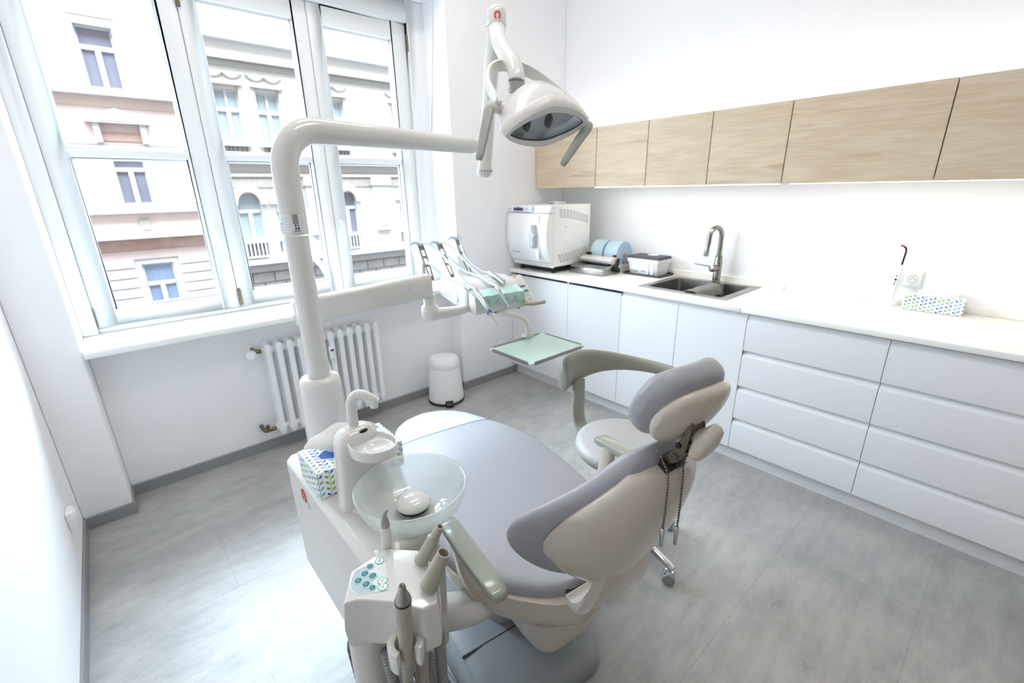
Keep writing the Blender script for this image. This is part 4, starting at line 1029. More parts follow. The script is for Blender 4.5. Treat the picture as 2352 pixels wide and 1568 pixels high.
# yoke
def strip(pts, w, th, nrm):
    P = smooth_path(pts, 8); rings = []
    for i, p in enumerate(P):
        t_ = (P[min(i + 1, len(P) - 1)] - P[max(i - 1, 0)]).normalized(); b_ = (V(nrm) - t_ * V(nrm).dot(t_)).normalized(); c_ = t_.cross(b_)
        rings.append(sring(p, b_, c_, w, th, 4, 14))
    return MB().loft(rings)
obj('yoke', strip([(1.372, -1.538, 1.742), (1.372, -1.513, 1.770), (1.398, -1.451, 1.822), (1.453, -1.395, 1.872), (1.503, -1.381, 1.898), (1.549, -1.405, 1.898), (1.62, -1.415, 1.888), (1.675, -1.465, 1.845), (1.690, -1.560, 1.770), (1.665, -1.640, 1.705)], .021, .006, HU), 'whitesatin', lp, sharp=50)

# ================================================================ INSTRUMENT TABLE on its arm
it = thing('instrument_table', 'white dentist instrument table on a box arm before the window', 'instrument table', (.80, -1.20, 1.1))
obj('arm_post', MB().tube([(.826, -1.343, .7165), (.816, -1.275, .94), (.804, -1.20, 1.085)], .020, 20), 'whitegloss', it, sharp=60)
A0, A1 = V((.782, -1.166, 1.121)), V((1.290, -1.181, 1.145))
d = (A1 - A0).normalized(); sdv = d.cross(V((0, 0, 1))).normalized(); upv = sdv.cross(d)
obj('box_arm', MB().loft([sring(A0 + d * q, sdv, upv, w, h, 5, 28) for q, w, h in ((-.004, .018, .034), (0, .026, .042), (.008, .030, .0465), (.25, .0295, .0465), (.50, .029, .0465), (.507, .026, .043), (.511, .018, .036))]), 'whitegloss', it, sharp=50)
for q in (.42, .47): obj('arm_screw', MB().cyl(A0 + d * q + V((0, -.0290, .004)), A0 + d * q + V((0, -.0305, .004)), .010 if q < .45 else .004, 18), 'panel', it)
K = V((1.285, -1.178, 0))
obj('knee', MB().lathe([(0, 0), (.026, .002), (.034, .014), (.036, .04), (.033, .058), (.026, .064), (.023, .070), (.023, .105), (0, .105)], (K.x, K.y, 1.0), (0, 0, 1), 28), 'whitegloss', it, sharp=60)
obj('lower_arm', MB().loft([sring(p, V((.65, .75, 0)) if i < 1 else V((.6, .8, 0)), (0, 0, 1), a_, b_, 3, 20) for i, (p, a_, b_) in enumerate(((V((1.287, -1.18, 1.028)), .03, .026), (V((1.33, -1.195, 1.024)), .028, .022), (V((1.42, -1.19, 1.018)), .028, .018), (V((1.52, -1.15, 1.012)), .03, .016)))]), 'whitegloss', it, sharp=60)
P0 = V((1.46, -1.25, 1.0)); e1 = V((.987, -.158, 0)); e2 = V((.158, .987, 0))
def H(a_, b_, c_): return P0 + e1 * a_ + e2 * b_ + V((0, 0, c_))
hp_ = [(.06, .0), (.055, .088), (.10, .112), (.18, .122), (.27, .118), (.345, .104), (.385, .085), (.395, .055), (.33, .022), (.2, .006)]
hdm = obj('table_body', MB().loft([[H(a_, .21 + (b_ - .21) * g, .06 + (c_ - .06) * g) for b_, c_ in hp_] for a_, g in ((-.012, .80), (-.006, .95), (.012, 1), (.245, 1), (.262, .95), (.268, .80))]), 'whitegloss', it, bevel=.008, bseg=3)
obj('side_disc', MB().cyl(H(-.012, .16, .05), H(-.016, .16, .05), .022, 28), 'panel', it)
fp_ = [(0, 0), (-.004, .05), (.004, .072), (.06, .090), (.062, .0)]
obj('front_panel', MB().loft([[H(a_, b_, c_) for b_, c_ in fp_] for a_ in (.0, .25)]), 'whitesatin', it, bevel=.004)
# scalloped mint holder mat
mt = MB(); top = []; NB = 60
rows = [[], [], [], []]
for k in range(NB + 1):
    u = .012 + .228 * k / NB; sc = abs(sin(pi * 5 * k / NB)) ** .6; dip = .004 * sc
    rows[0].append(H(u, .075, .094)); rows[1].append(H(u, .045, .0905 - dip)); rows[2].append(H(u, -.004, .078 - dip)); rows[3].append(H(u, -.010, .062 - .034 * sc))
mt.v = [p for r in rows for p in r]; n = NB + 1
mt.f = [(r * n + k, r * n + k + 1, (r + 1) * n + k + 1, (r + 1) * n + k) for r in range(3) for k in range(NB)]
o = obj('holder_mat', mt, 'mint', it, sharp=50); s = o.modifiers.new('thickness', 'SOLIDIFY'); s.thickness = .006; s.offset = 1
obj('green_foot', MB().box(-.006, .006, -.004, .004, -.006, .002, Matrix.Translation(H(.10, .01, 0))), 'teal', it); obj('green_foot', MB().box(-.006, .006, -.004, .004, -.006, .002, Matrix.Translation(H(.22, .01, 0))), 'teal', it)
# whips
WB = [((1.492, -.872, 1.100), (1.489, -.792, 1.258)), ((1.592, -.900, 1.100), (1.59, -.798, 1.254)), ((1.690, -.915, 1.095), (1.697, -.802, 1.267))]
for b_, tp_ in WB:
    b_, tp_ = V(b_), V(tp_); dv = (tp_ - b_).normalized(); sx = V((.85, -.53, 0)).normalized(); ny = dv.cross(sx).normalized()
    mb = MB(); L_ = (tp_ - b_).length
    # ladder-shaped spring blade: two rails and rungs, one mesh per blade
    for s_ in (-1, 1): mb.loft([[b_ + dv * (L_ * q) + sx * (s_ * w + e * .0032) + ny * f * .002 for e, f in ((-1, -1), (1, -1), (1, 1), (-1, 1))] for q, w in ((0, .006), (.35, .010), (.7, .011), (1, .010))])
    for q in (0.0, .05, .38, .62, .86, .91, .96): mb.loft([[b_ + dv * (L_ * q + e * .006) + sx * s2 + ny * f * .002 for e, f in ((-1, -1), (1, -1), (1, 1), (-1, 1))] for s2 in (-.0095, .0095)])
    w = obj('hose_whip', mb, 'whip', it, smooth=False)
    obj('whip_hook', MB().loft([[tp_ + ny * f * .006 + V(q_) * 1 for f in (-1, 1) for _ in (0,)] + [tp_ - ny * f * .006 + V(q2) for f in (-1, 1) for _ in (0,)] for q_, q2 in (((0, 0, -.028), (.010, -.006, -.028)), ((-.008, .006, -.004), (.012, -.008, .004)), ((-.024, .018, .004), (-.022, .016, .010)), ((-.036, .026, -.004), (-.036, .026, .0)))]), 'hoseW', w, smooth=False)
# keypad on the right
TL, TR, BR, BL = V((1.732, -1.151, 1.120)), V((1.803, -1.168, 1.127)), V((1.745, -1.3205, 1.0164)), V((1.678, -1.295, 1.0066))
kx = ((TR - TL) + (BR - BL)).normalized(); ky0 = ((TL - BL) + (TR - BR)); kn_ = kx.cross(ky0).normalized(); ky = kn_.cross(kx)
kc = (TL + TR + BR + BL) / 4; kw, kh = .0355, .090
def KP(a_, b_, c_): return kc + kx * a_ + ky * b_ + kn_ * c_
def kbox(a0, a1, b0, b1, c0, c1): return MB().loft([[KP(a0, b0, c), KP(a1, b0, c), KP(a1, b1, c), KP(a0, b1, c)] for c in (c0, c1)])
kp = obj('keypad', kbox(-kw, kw, -kh, kh, -.016, 0), 'whitesatin', it, bevel=.006, bseg=3)
obj('screen', kbox(-.022, .020, .022, .070, -.002, .0012), 'lcd', kp); obj('teal_bar', kbox(-.022, .022, .008, .019, -.002, .001), 'teal', kp); obj('teal_bar', kbox(-.022, .024, -.022, -.010, -.002, .001), 'teal', kp)
obj('indicator', kbox(-.014, -.005, -.020, -.012, 0, .0018), 'green', kp); obj('red_print', kbox(-.008, .006, .078, .083, -.002, .001), 'redlogo', kp)
for b_ in (-.040, -.066):
    for a_ in (-.014, .012): obj('key', MB().loft([[KP(a_ + .011 * cos(2 * pi * k / 16), b_ + .009 * sin(2 * pi * k / 16), c) for k in range(16)] for c in (-.002, .0014)]), 'panel2', kp)
obj('keypad_bracket', MB().tube([KP(-.02, -.01, -.014), H(.245, .10, .055)], .014, 12), 'whitesatin', it)
obj('table_handle', MB().tube(smooth_path([H(.245, .02, .022), (1.700, -1.312, 1.019), (1.730, -1.335, 1.020), (1.764, -1.356, 1.026)], 5), .011, 14, flat=.8), 'beige', it, sharp=60)
obj('tray_arm', MB().tube(smooth_path([H(.13, .08, -.002), (1.580, -1.255, .990), (1.618, -1.305, .982), (1.650, -1.335, .960), (1.668, -1.345, .925), (1.670, -1.346, .893)], 6), .0135, 16), 'whitesatin', it, sharp=60)
obj('tray_clamp', MB().box(1.645, 1.695, -1.358, -1.330, .882, .896), 'whitesatin', it, bevel=.003)
# ---- tray
t = thing('instrument_tray', 'empty mint green instrument tray with steel rim held in front of the table', 'tray', (1.617, -1.455, .87))
x0, x1, y0, y1, z = 1.463, 1.771, -1.580, -1.330, .868
obj('tray_plate', MB().box(x0, x1, y0, y1, z, z + .004), 'traymint', t)
def lip(ax, pos, a0, a1, sgn):
    mb = MB()
    for (u0, u1, z0, z1) in ((0, .002, z - .004, z + .009), (0, .010, z - .0045, z - .0025)):
        if ax == 'x': mb.box(min(pos + sgn * u0, pos - sgn * u1), max(pos + sgn * u0, pos - sgn * u1), a0, a1, z0, z1)
        else: mb.box(a0, a1, min(pos + sgn * u0, pos - sgn * u1), max(pos + sgn * u0, pos - sgn * u1), z0, z1)
    return mb
for args in (('x', x0 - .0005, y0 + .018, y1 - .018, -1), ('x', x1 + .0005, y0 + .018, y1 - .018, 1), ('y', y0 - .0005, x0 + .018, x1 - .018, -1), ('y', y1 + .0005, x0 + .018, x1 - .018, 1)):
    obj('rim', lip(*args), 'steel', t)
# ---- handpieces lying on the table with their hoses
def handpiece(label, body, hose, kind, group='instruments on the dentist table'):
    b0, b1, b2 = [V(p) for p in body]
    t = thing('handpiece', label, 'handpiece', b0, group=group)
    ax = (b1 - b0).normalized()
    if kind == 'scaler':
        obj('grip', MB().tube([b0 + V((0, 0, .008)), b0.lerp(b1, .1) + V((0, 0, .006)), b0.lerp(b1, .85) + V((0, 0, .003)), b1], [.007, .010, .0105, .0085], 16), 'silver', t)
        obj('blue_ring', MB().cyl(b1 - ax * .008, b1 + ax * .004, .0112, 16), 'blue', t); obj('tip', MB().tube([b1, b1.lerp(b2, .5), b2], [.0075, .004, .001], 12), 'greige', t)
    else:
        obj('grip', MB().tube([b0 + V((0, 0, .008)), b0.lerp(b1, .2) + V((0, 0, .007)), b0.lerp(b1, .5) + V((0, 0, .004)), b1, b2], [.007, .0095, .0085, .006, .0055], 16), 'silver', t)
        obj('head', MB().lathe([(0, -.006), (.0065, -.006), (.0065, .010), (0, .011)], b2, V((.2, .5, 1)), 14), 'silver', t)
    obj('hose', MB().tube(smooth_path(hose + [tuple(b0 + V((0, 0, .008)))], 8), .0055, 10), 'hoseW', t, sharp=180)
    return t
handpiece('silver scaler handpiece with blue ring lying on the instrument table', ((1.471, -1.239, 1.101), (1.446, -1.359, 1.035), (1.442, -1.418, .99)), [(1.489, -.80, 1.262), (1.502, -.850, 1.262), (1.512, -.906, 1.235), (1.496, -1.063, 1.168), (1.476, -1.181, 1.116)], 'scaler')
handpiece('silver angled turbine handpiece without ring, lying on the instrument table', ((1.550, -1.275, 1.112), (1.536, -1.345, 1.071), (1.532, -1.383, 1.047)), [(1.592, -.805, 1.258), (1.603, -.86, 1.252), (1.606, -.927, 1.217), (1.589, -1.081, 1.154), (1.566, -1.217, 1.117)], 'turbine')
t = thing('hose', 'pale hose looping low under the left whip of the instrument table', 'hose', (1.478, -.876, 1.175)); obj('tubing', MB().tube(smooth_path([(1.480, -.858, 1.185), (1.478, -.89, 1.172), (1.486, -.987, 1.131), (1.478, -1.115, 1.117), (1.472, -1.205, 1.100)], 8), .0055, 10), 'hoseW', t, sharp=180)
t = thing('hose', 'pale hose running low from the middle whip of the instrument table', 'hose', (1.6, -.862, 1.19)); obj('tubing', MB().tube(smooth_path([(1.600, -.845, 1.20), (1.599, -.87, 1.190), (1.604, -.975, 1.140), (1.597, -1.103, 1.125), (1.588, -1.216, 1.100)], 8), .0055, 10), 'hoseW', t, sharp=180)
t = thing('hose', 'pale hose from the right whip ending in a syringe grip on the table', 'hose', (1.7, -.82, 1.26)); obj('tubing', MB().tube(smooth_path([(1.697, -.805, 1.285), (1.700, -.823, 1.263), (1.674, -.901, 1.187), (1.668, -1.02, 1.137), (1.672, -1.115, 1.128), (1.660, -1.205, 1.112)], 8), .0055, 10), 'hoseW', t, sharp=180)
obj('syringe_grip', MB().tube([(1.655, -1.105, 1.137), (1.645, -1.17, 1.126), (1.632, -1.235, 1.108)], [.008, .010, .007], 12), 'silver', t)

# ================================================================ ASSISTANT CONSOLE
co = thing('assistant_console', 'white assistant console with teal buttons and suction holders in the foreground', 'console', (.62, -2.08, .7))
poly = [(.538, -2.055), (.578, -1.993), (.656, -1.983), (.704, -2.033), (.707, -2.094), (.664, -2.167), (.637, -2.162), (.606, -2.112), (.560, -2.064)]
cxy = V((.628, -2.072, 0))
def pr_(k, z, sh=(0, 0)): return [V((cxy.x + (x - cxy.x) * k + sh[0], cxy.y + (y - cxy.y) * k + sh[1], z)) for x, y in poly]
obj('housing', MB().loft([pr_(.92, .690), pr_(1.02, .700), pr_(1.06, .738), pr_(1.0, .797), pr_(.97, .8005)]), 'whitegloss', co, bevel=.004, bseg=3)
zt_ = .8007
film = [(.5835, -1.9965), (.6440, -2.0050), (.6125, -2.085), (.5640, -2.0545), (.5600, -2.040), (.5640, -2.020)]
fm = obj('keypad_film', MB().loft([[V((x, y, z)) for x, y in film] for z in (zt_ - .001, zt_ + .0006)]), 'panel', co, smooth=False)
obj('keypad_field', MB().loft([[V((x, y, z)) for x, y in ((.5845, -1.999), (.6110, -2.003), (.603, -2.0205), (.6005, -2.041), (.586, -2.066), (.5660, -2.0535), (.562, -2.039), (.566, -2.021))] for z in (zt_ + .0004, zt_ + .0009)]), 'panel2', fm, smooth=False)
for x, y, k in ((.6107, -2.0087, 0), (.5952, -2.019, 0), (.6041, -2.0341, 0), (.5789, -2.0262, 0), (.5864, -2.0439, 0), (.5914, -2.0591, 0), (.6312, -2.0081, 1), (.6131, -2.0576, 1), (.6073, -2.071, 1)):
    r = .0096 if k else (.0080 if (x, y) in ((.6107, -2.0087), (.5914, -2.0591)) else .0092)
    z = zt_ + .0011
    dk = lambda r_, z_: MB().lathe([(0, 0), (r_, 0), (r_ * .97, .0004), (0, .0004)], (x, y, z_), (0, 0, 1), 28)
    b_ = obj('button', dk(r, z - .0002), 'ring', fm)
    if k: obj('button_face', dk(r * .78, z + .0003), 'white', b_)
    else:
        obj('button_rim', dk(r * .92, z + .0002), 'white', b_); obj('button_face', dk(r * .78, z + .0005), 'teal', b_)
    zz = z + .0011; m_ = 'teal' if k else 'white'
    gl = MB().tube([(x - r * .35, y - r * .1, zz), (x - r * .05, y - r * .25, zz), (x + r * .05, y + r * .2, zz), (x + r * .4, y + r * .25, zz)], .00035, 5).sphere((x - r * .3, y + r * .25, zz), .0006, 4)
    obj('symbol', gl, m_, b_)
def clip(cx, cy, z0, z1, ri, ro, a0, a1, name='holder_clip'):
    n = 18; rings = []
    for k in range(n + 1):
        u = radians(a0 + (a1 - a0) * k / n); rings.append([V((cx + r * cos(u), cy + r * sin(u), z)) for r, z in ((ri, z0), (ro, z0), (ro, z1), (ri, z1))])
    return obj(name, MB().loft(rings), 'whitegloss', co, bevel=.003, bseg=2)
clip(.6065, -2.1435, .690, .735, .019, .033, -70, 215)
clip(.666, -1.968, .735, .785, .017, .027, 150, -110 + 360 + 120)
obj('console_column', MB().lathe([(0, 0), (.050, 0), (.050, .012), (.037, .020), (.034, .689), (0, .689)], (.578, -2.028, .001), (0, 0, 1), 28), 'whitesatin', co)
obj('side_panel', MB().box(.612, .622, -2.07, -1.93, .33, .69), 'whitesatin', co, bevel=.004)
st_ = MB().loft([[V((.5495, -2.0335, z)) + V(q) for q in qs] for z, qs in ((.712, ((-.004, -.010, 0), (.006, .008, 0), (.0055, .0085, 0), (-.0045, -.0095, 0))),)] + [[V((.5505, -2.025, .730)) + V(q) * .1 for q in ((-.004, -.010, 0), (.006, .008, 0), (.0055, .0085, 0), (-.0045, -.0095, 0))]])
# suction tubes and syringe: things held by the console
def held(name, label, cat, prof, base, tip, material, hose_mat, hose, hr, extra=None):
    base, tip = V(base), V(tip); ax = (tip - base).normalized()
    t = thing(name, label, cat, base, group=None)
    obj('grip', MB().lathe(prof, base, ax, 28), material, t, sharp=40)
    if extra: extra(t, base, ax)
    if hose:
        P = smooth_path(hose, 10); d = [0]
        for i in range(1, len(P)): d.append(d[-1] + (P[i] - P[i - 1]).length)
        mb = MB().tube(P, hr, 14)
        me_o = obj('hose', mb, hose_mat, t, sharp=180)
        uvl = me_o.data.uv_layers.new(name='UVMap'); off = ROOT[t.name]
        for l in me_o.data.loops:
            co_ = me_o.data.vertices[l.vertex_index].co + off
            k = min(range(len(P)), key=lambda i: (P[i] - co_).length_squared); uvl.data[l.index].uv = (0, d[k])
    return t
def ring_(z, r, m):
    return lambda t, b, ax: obj('collar', MB().cyl(b + ax * z, b + ax * (z + .003), r, 24), m, t)
held('suction_tube', 'wide beige suction tube standing in the console holder, open at the top', 'suction tube', [(0, .0012), (.0175, .0012), (.0178, .003), (.0165, .006), (.0150, .045), (.0118, .078), (.0118, .082), (.0095, .082), (.0095, .05), (0, .05)], (.669, -2.131, .8055), (.691, -2.148, .870), 'beige', 'hosebeige', [(.652, -2.116, .668), (.648, -2.11, .60), (.650, -2.10, .45), (.668, -2.03, .30), (.680, -1.935, .31)], .0125)
held('suction_tube', 'narrow beige saliva suction tube standing behind the wide one', 'suction tube', [(0, .0012), (.0145, .0012), (.0147, .003), (.013, .006), (.0115, .062), (.0125, .066), (.008, .070), (.0095, .078), (.0068, .100), (.0045, .100), (.0045, .06), (0, .06)], (.690, -2.068, .8055), (.714, -2.098, .880), 'beige', 'hoserib', [(.672, -2.075, .668), (.672, -2.085, .60), (.676, -2.08, .45), (.702, -2.02, .31), (.715, -1.93, .33)], .009)
def syr(t, b, ax):
    obj('collar', MB().cyl(b + ax * .112, b + ax * .1155, .0142, 24), 'black', t)
    obj('nose_cone', MB().lathe([(0, 0), (.0135, 0), (.0125, .008), (.0075, .022), (.0055, .037), (.0045, .0385), (.0030, .037), (0, .034)], b + ax * .1155, ax, 24), 'steel', t)
held('micromotor', 'grey micromotor handpiece with metal nose held upright in the front clip', 'handpiece', [(0, -.06), (.0115, -.06), (.0128, -.03), (.0135, .06), (.0138, .112), (0, .112)], (.605, -2.149, .740), (.599, -2.176, .905), 'beige', 'hosebeige', [(.6075, -2.139, .682), (.612, -2.12, .60), (.62, -2.11, .48), (.635, -2.03, .29), (.645, -1.94, .30)], .0108, syr)
def tipf(t, b, ax):
    obj('nozzle', MB().tube([b + ax * .084, b + ax * .100, b + ax * .118 + V((-.001, -.002, 0)), b + ax * .128 + V((.002, -.003, 0)), b + ax * .131 + V((.006, -.004, 0))], [.0092, .0075, .0042, .0030, .0026], 16), 'grey', t)
held('air_syringe', 'slim cream air and water syringe with grey nozzle in the rear clip', 'syringe', [(0, -.07), (.012, -.07), (.0125, -.02), (.0105, .05), (.0090, .084), (0, .084)], (.665, -1.972, .785), (.652, -2.010, .915), 'whitesatin', 'hoserib', [(.672, -1.952, .715), (.675, -1.947, .65), (.682, -1.938, .5), (.690, -1.928, .40)], .008, tipf)
for i, (lb, m_, pts, r) in enumerate((('grey suction hose hanging in a loop under the front of the console', 'hoserib', [(.700, -2.085, .668), (.702, -2.09, .60), (.706, -2.08, .45), (.735, -2.02, .33), (.752, -1.932, .36)], .0125), ('thin grey hose hanging beside the console column', 'hoserib', [(.588, -2.092, .676), (.592, -2.098, .6), (.596, -2.098, .44), (.604, -2.09, .2), (.625, -2.04, .04), (.68, -1.95, .012), (.74, -1.86, .012)], .011))):
    P = smooth_path(pts, 10); d = [0]
    for k in range(1, len(P)): d.append(d[-1] + (P[k] - P[k - 1]).length)
    o = obj('suction_hose', MB().tube(P, r, 14), m_, sharp=180); tag(o, lb, 'hose')
    uvl = o.data.uv_layers.new(name='UVMap')
    for l in o.data.loops:
        c_ = o.data.vertices[l.vertex_index].co; k = min(range(len(P)), key=lambda q: (P[q] - c_).length_squared); uvl.data[l.index].uv = (0, d[k])
# supply cables
def cable(lb, pts, r, m_):
    P = smooth_path(pts, 10); d = [0]
    for k in range(1, len(P)): d.append(d[-1] + (P[k] - P[k - 1]).length)
    o = obj('cable', MB().tube(P, r, 10), m_, sharp=180); tag(o, lb, 'cable', 'supply cables of the dental unit')
    uvl = o.data.uv_layers.new(name='UVMap')
    for l in o.data.loops:
        c_ = o.data.vertices[l.vertex_index].co; k = min(range(len(P)), key=lambda q: (P[q] - c_).length_squared); uvl.data[l.index].uv = (0, d[k])
cable('dark sleeved cable hanging left of the console column', [(.628, -1.89, .50), (.600, -1.912, .55), (.572, -1.924, .55), (.574, -1.922, .47), (.582, -1.918, .36), (.61, -1.88, .12), (.66, -1.78, .012), (.72, -1.68, .008)], .0062, 'hosedark')
cable('second dark sleeved cable, just right of the striped one', [(.630, -1.80, .52), (.616, -1.85, .55), (.594, -1.885, .54), (.596, -1.888, .46), (.606, -1.885, .36), (.66, -1.85, .12), (.735, -1.80, .014), (.80, -1.73, .008)], .0050, 'hosedark')
cable('blue grey cable on the floor along the chair base', [(.83, -1.55, .009), (.868, -1.64, .009), (.880, -1.70, .009), (.884, -1.80, .009), (.874, -1.95, .009), (.85, -2.2, .009)], .008, 'hoseG')
cable('thinner cable on the floor farther from the chair base', [(.80, -1.55, .007), (.840, -1.64, .007), (.858, -1.70, .007), (.862, -1.80, .007), (.850, -1.95, .007), (.82, -2.2, .007)], .0062, 'hoseG')

# ================================================================ STOOL
SCn = V((1.775, -1.80, 0))
st = thing('assistant_stool', 'grey round stool with curved olive body support behind the chair', 'stool', SCn)
obj('seat', MB().lathe([(0, .455), (.15, .455), (.185, .465), (.197, .49), (.192, .512), (.165, .524), (.08, .521), (0, .519)], SCn, (0, 0, 1), 56), 'stooluph', st, sharp=180)
obj('seat_pan', MB().lathe([(0, .43), (.10, .43), (.15, .442), (.155, .456), (0, .456)], SCn, (0, 0, 1), 40), 'dark', st)
obj('gas_column', MB().lathe([(0, .09), (.030, .09), (.030, .27), (.016, .275), (.016, .43), (0, .43)], SCn, (0, 0, 1), 28), 'chrome', st)
rr_ = [(103, .280, .018, .030), (101.5, .288, .026, .050), (98, .302, .031, .068), (92, .315, .032, .076), (83, .325, .030, .078), (73, .330, .027, .072), (62, .330, .024, .058), (46, .325, .021, .043), (26, .316, .019, .031), (4, .310, .019, .027), (-5, .309, .018, .025), (-9.0, .308, .011, .015)]
rings = []
for i, (a_, r_, th_, hh) in enumerate(rr_):
    u = radians(a_); c_ = SCn + V((cos(u) * r_, sin(u) * r_, .738 - .0 * i))
    zc = interp([(-10, .735), (20, .735), (55, .742), (80, .732), (103, .712)], a_)
    c_.z = zc
    rings.append(sring(c_, (cos(u), sin(u), 0), (0, 0, 1), th_, hh, 2.4, 22))
obj('body_support', MB().loft(rings), 'olive', st, sharp=180, sub=1)
u = radians(81)
pts = [(.12, .437), (.20, .440), (.262, .465), (.285, .52), (.285, .60), (.288, .68)]
rings = []
for i, (r_, z_) in enumerate(smooth_path([(a_, b_, 0) for a_, b_ in pts], 5) and [(p.x, p.y) for p in smooth_path([(a_, b_, 0) for a_, b_ in pts], 5)]):
    rings.append((r_, z_))
P = [SCn + V((cos(u) * r_, sin(u) * r_, z_)) for r_, z_ in rings]; tang = V((-sin(u), cos(u), 0))
lr = []
for i, p in enumerate(P):
    t_ = (P[min(i + 1, len(P) - 1)] - P[max(i - 1, 0)]).normalized(); nn = t_.cross(tang).normalized()
    lr.append(sring(p, tang, nn, .032, .014, 3, 18))
obj('support_post', MB().loft(lr), 'olive', st, sharp=60)
base_ang = math.degrees(math.atan2(-2.068 + 1.80, 1.749 - 1.775))
for k in range(5):
    u = radians(base_ang + 72 * k); dv = V((cos(u), sin(u), 0))
    obj('leg', MB().loft([sring(SCn + dv * r_ + V((0, 0, z_)), (-sin(u), cos(u), 0), (0, 0, 1), a_, b_, 2.6, 16) for r_, z_, a_, b_ in ((.02, .115, .022, .020), (.06, .115, .020, .019), (.16, .103, .017, .016), (.23, .088, .016, .014), (.27, .078, .017, .013), (.285, .074, .012, .009))]), 'chrome', st, sharp=60)
    cc = SCn + dv * .268; w_ax = V((-sin(u + .6), cos(u + .6), 0))
    cs_ = obj('caster', MB().cyl(cc + V((0, 0, .050)), cc + V((0, 0, .070)), .010, 12).loft([sring(cc + V((0, 0, z_)), w_ax, w_ax.cross(V((0, 0, 1))), a_, b_, 3, 16) for z_, a_, b_ in ((.026, .016, .022), (.045, .018, .024), (.055, .012, .016))]), 'chrome', st, sharp=50)
    for s_ in (-1, 1): obj('wheel', MB().cyl(cc + w_ax * (s_ * .010) + V((0, 0, .025)), cc + w_ax * (s_ * .024) + V((0, 0, .025)), .0245, 22), 'basegrey', cs_, bevel=.002)

# ================================================================ OUTSIDE
FYw = 20.86
def fx(x): return 1.5 * x - .18
def fz(z): return 1.5 * z - .75
def fbox(mb, x0, x1, z0, z1, y0, y1): return mb.box(fx(x0), fx(x1), FYw + y0, FYw + y1, fz(z0), fz(z1))
def wall_holes(x0, x1, z0, z1, holes, dep_=.35):
    xs = sorted({x0, x1} | {h[0] for h in holes} | {h[1] for h in holes}); zs = sorted({z0, z1} | {h[2] for h in holes} | {h[3] for h in holes})
    mb = MB()
    for i in range(len(xs) - 1):
        for j in range(len(zs) - 1):
            cx_, cz_ = (xs[i] + xs[i + 1]) / 2, (zs[j] + zs[j + 1]) / 2
            if any(h[0] < cx_ < h[1] and h[2] < cz_ < h[3] for h in holes): continue
            mb.add([(fx(xs[i]), FYw, fz(zs[j])), (fx(xs[i + 1]), FYw, fz(zs[j])), (fx(xs[i + 1]), FYw, fz(zs[j + 1])), (fx(xs[i]), FYw, fz(zs[j + 1]))], [(0, 1, 2, 3)])
    for h in holes:
        a_, b_, c_, d_ = fx(h[0]), fx(h[1]), fz(h[2]), fz(h[3])
        for p, q in (((a_, c_), (b_, c_)), ((b_, c_), (b_, d_)), ((b_, d_), (a_, d_)), ((a_, d_), (a_, c_))):
            mb.add([(p[0], FYw, p[1]), (q[0], FYw, q[1]), (q[0], FYw + dep_, q[1]), (p[0], FYw + dep_, p[1])], [(0, 1, 2, 3)])
    mb.box(fx(x0), fx(x1), FYw + dep_ + .3, FYw + 4, fz(z0), fz(z1))
    mb.box(fx(x0), fx(x0) + .02, FYw, FYw + dep_ + .3, fz(z0), fz(z1)); mb.box(fx(x1) - .02, fx(x1), FYw, FYw + dep_ + .3, fz(z0), fz(z1)); mb.box(fx(x0), fx(x1), FYw, FYw + dep_ + .3, fz(z1) - .02, fz(z1))
    return mb
def house_window(parent, x0, x1, z0, z1, glass, wood='housewood', tz=None, arch=False, split_top=False):
    tz = z0 + (z1 - z0) * .66 if tz is None else tz
    mb = MB(); f = .045; y0, y1 = .12, .20
    fbox(mb, x0, x0 + f, z0, z1, y0, y1); fbox(mb, x1 - f, x1, z0, z1, y0, y1); fbox(mb, x0 + f, x1 - f, z0, z0 + f, y0, y1); fbox(mb, x0 + f, x1 - f, z1 - f, z1, y0, y1)
    fbox(mb, x0 + f, x1 - f, tz - .05, tz + .05, y0 - .03, y1); m_ = (x0 + x1) / 2
    fbox(mb, m_ - .055, m_ + .055, z0 + f, tz - .05, y0 - .02, y1)
    if split_top: fbox(mb, m_ - .035, m_ + .035, tz + .05, z1 - f, y0, y1)
    w = obj('window', mb, wood, parent, smooth=False)
    pm = MB(); fbox(pm, x0 + f, x1 - f, z0 + f, z1 - f, .17, .185); obj('pane', pm, glass, w, smooth=False)
    return w
bA = thing('town_house', 'pale pink town house across the street, left of the white one', 'building', (fx(1.3), FYw, -5))
hA = [(.94, 1.63, 3.97, 5.28), (.97, 1.63, 1.29, 2.58), (1.0, 1.70, -1.6, -.24)]
obj('wall', wall_holes(-1.2, 2.95, -2.8, 7.4, hA), 'fac_white', bA, smooth=False)
for h, g in zip(hA, ('win_dark', 'win_dark', 'win_blue')): house_window(bA, *h, g, tz=h[2] + (h[3] - h[2]) * (.66 if g != 'win_blue' else .60))
def part(name, rects, m_, parent, y0=-.12, y1=.0, **k):
    mb = MB()
    for r in rects: fbox(mb, *r, y0, y1)
    return obj(name, mb, m_, parent, smooth=False, **k)
part('cornice', [(-1.2, 2.95, 3.80, 3.90)], 'fac_white', bA, -.35); part('cornice', [(-1.2, 2.95, 1.08, 1.19)], 'fac_white', bA, -.28); part('cornice', [(-1.2, 2.95, .45, .57)], 'fac_white', bA, -.45)
part('pink_band', [(-1.2, 2.95, 3.56, 3.80)], 'fac_pink', bA, -.04); part('pink_band', [(-1.2, 2.95, .57, 1.08)], 'fac_pink', bA, -.04); part('pink_field', [(-1.2, 2.95, 2.72, 3.559)], 'fac_pink', bA, -.02)
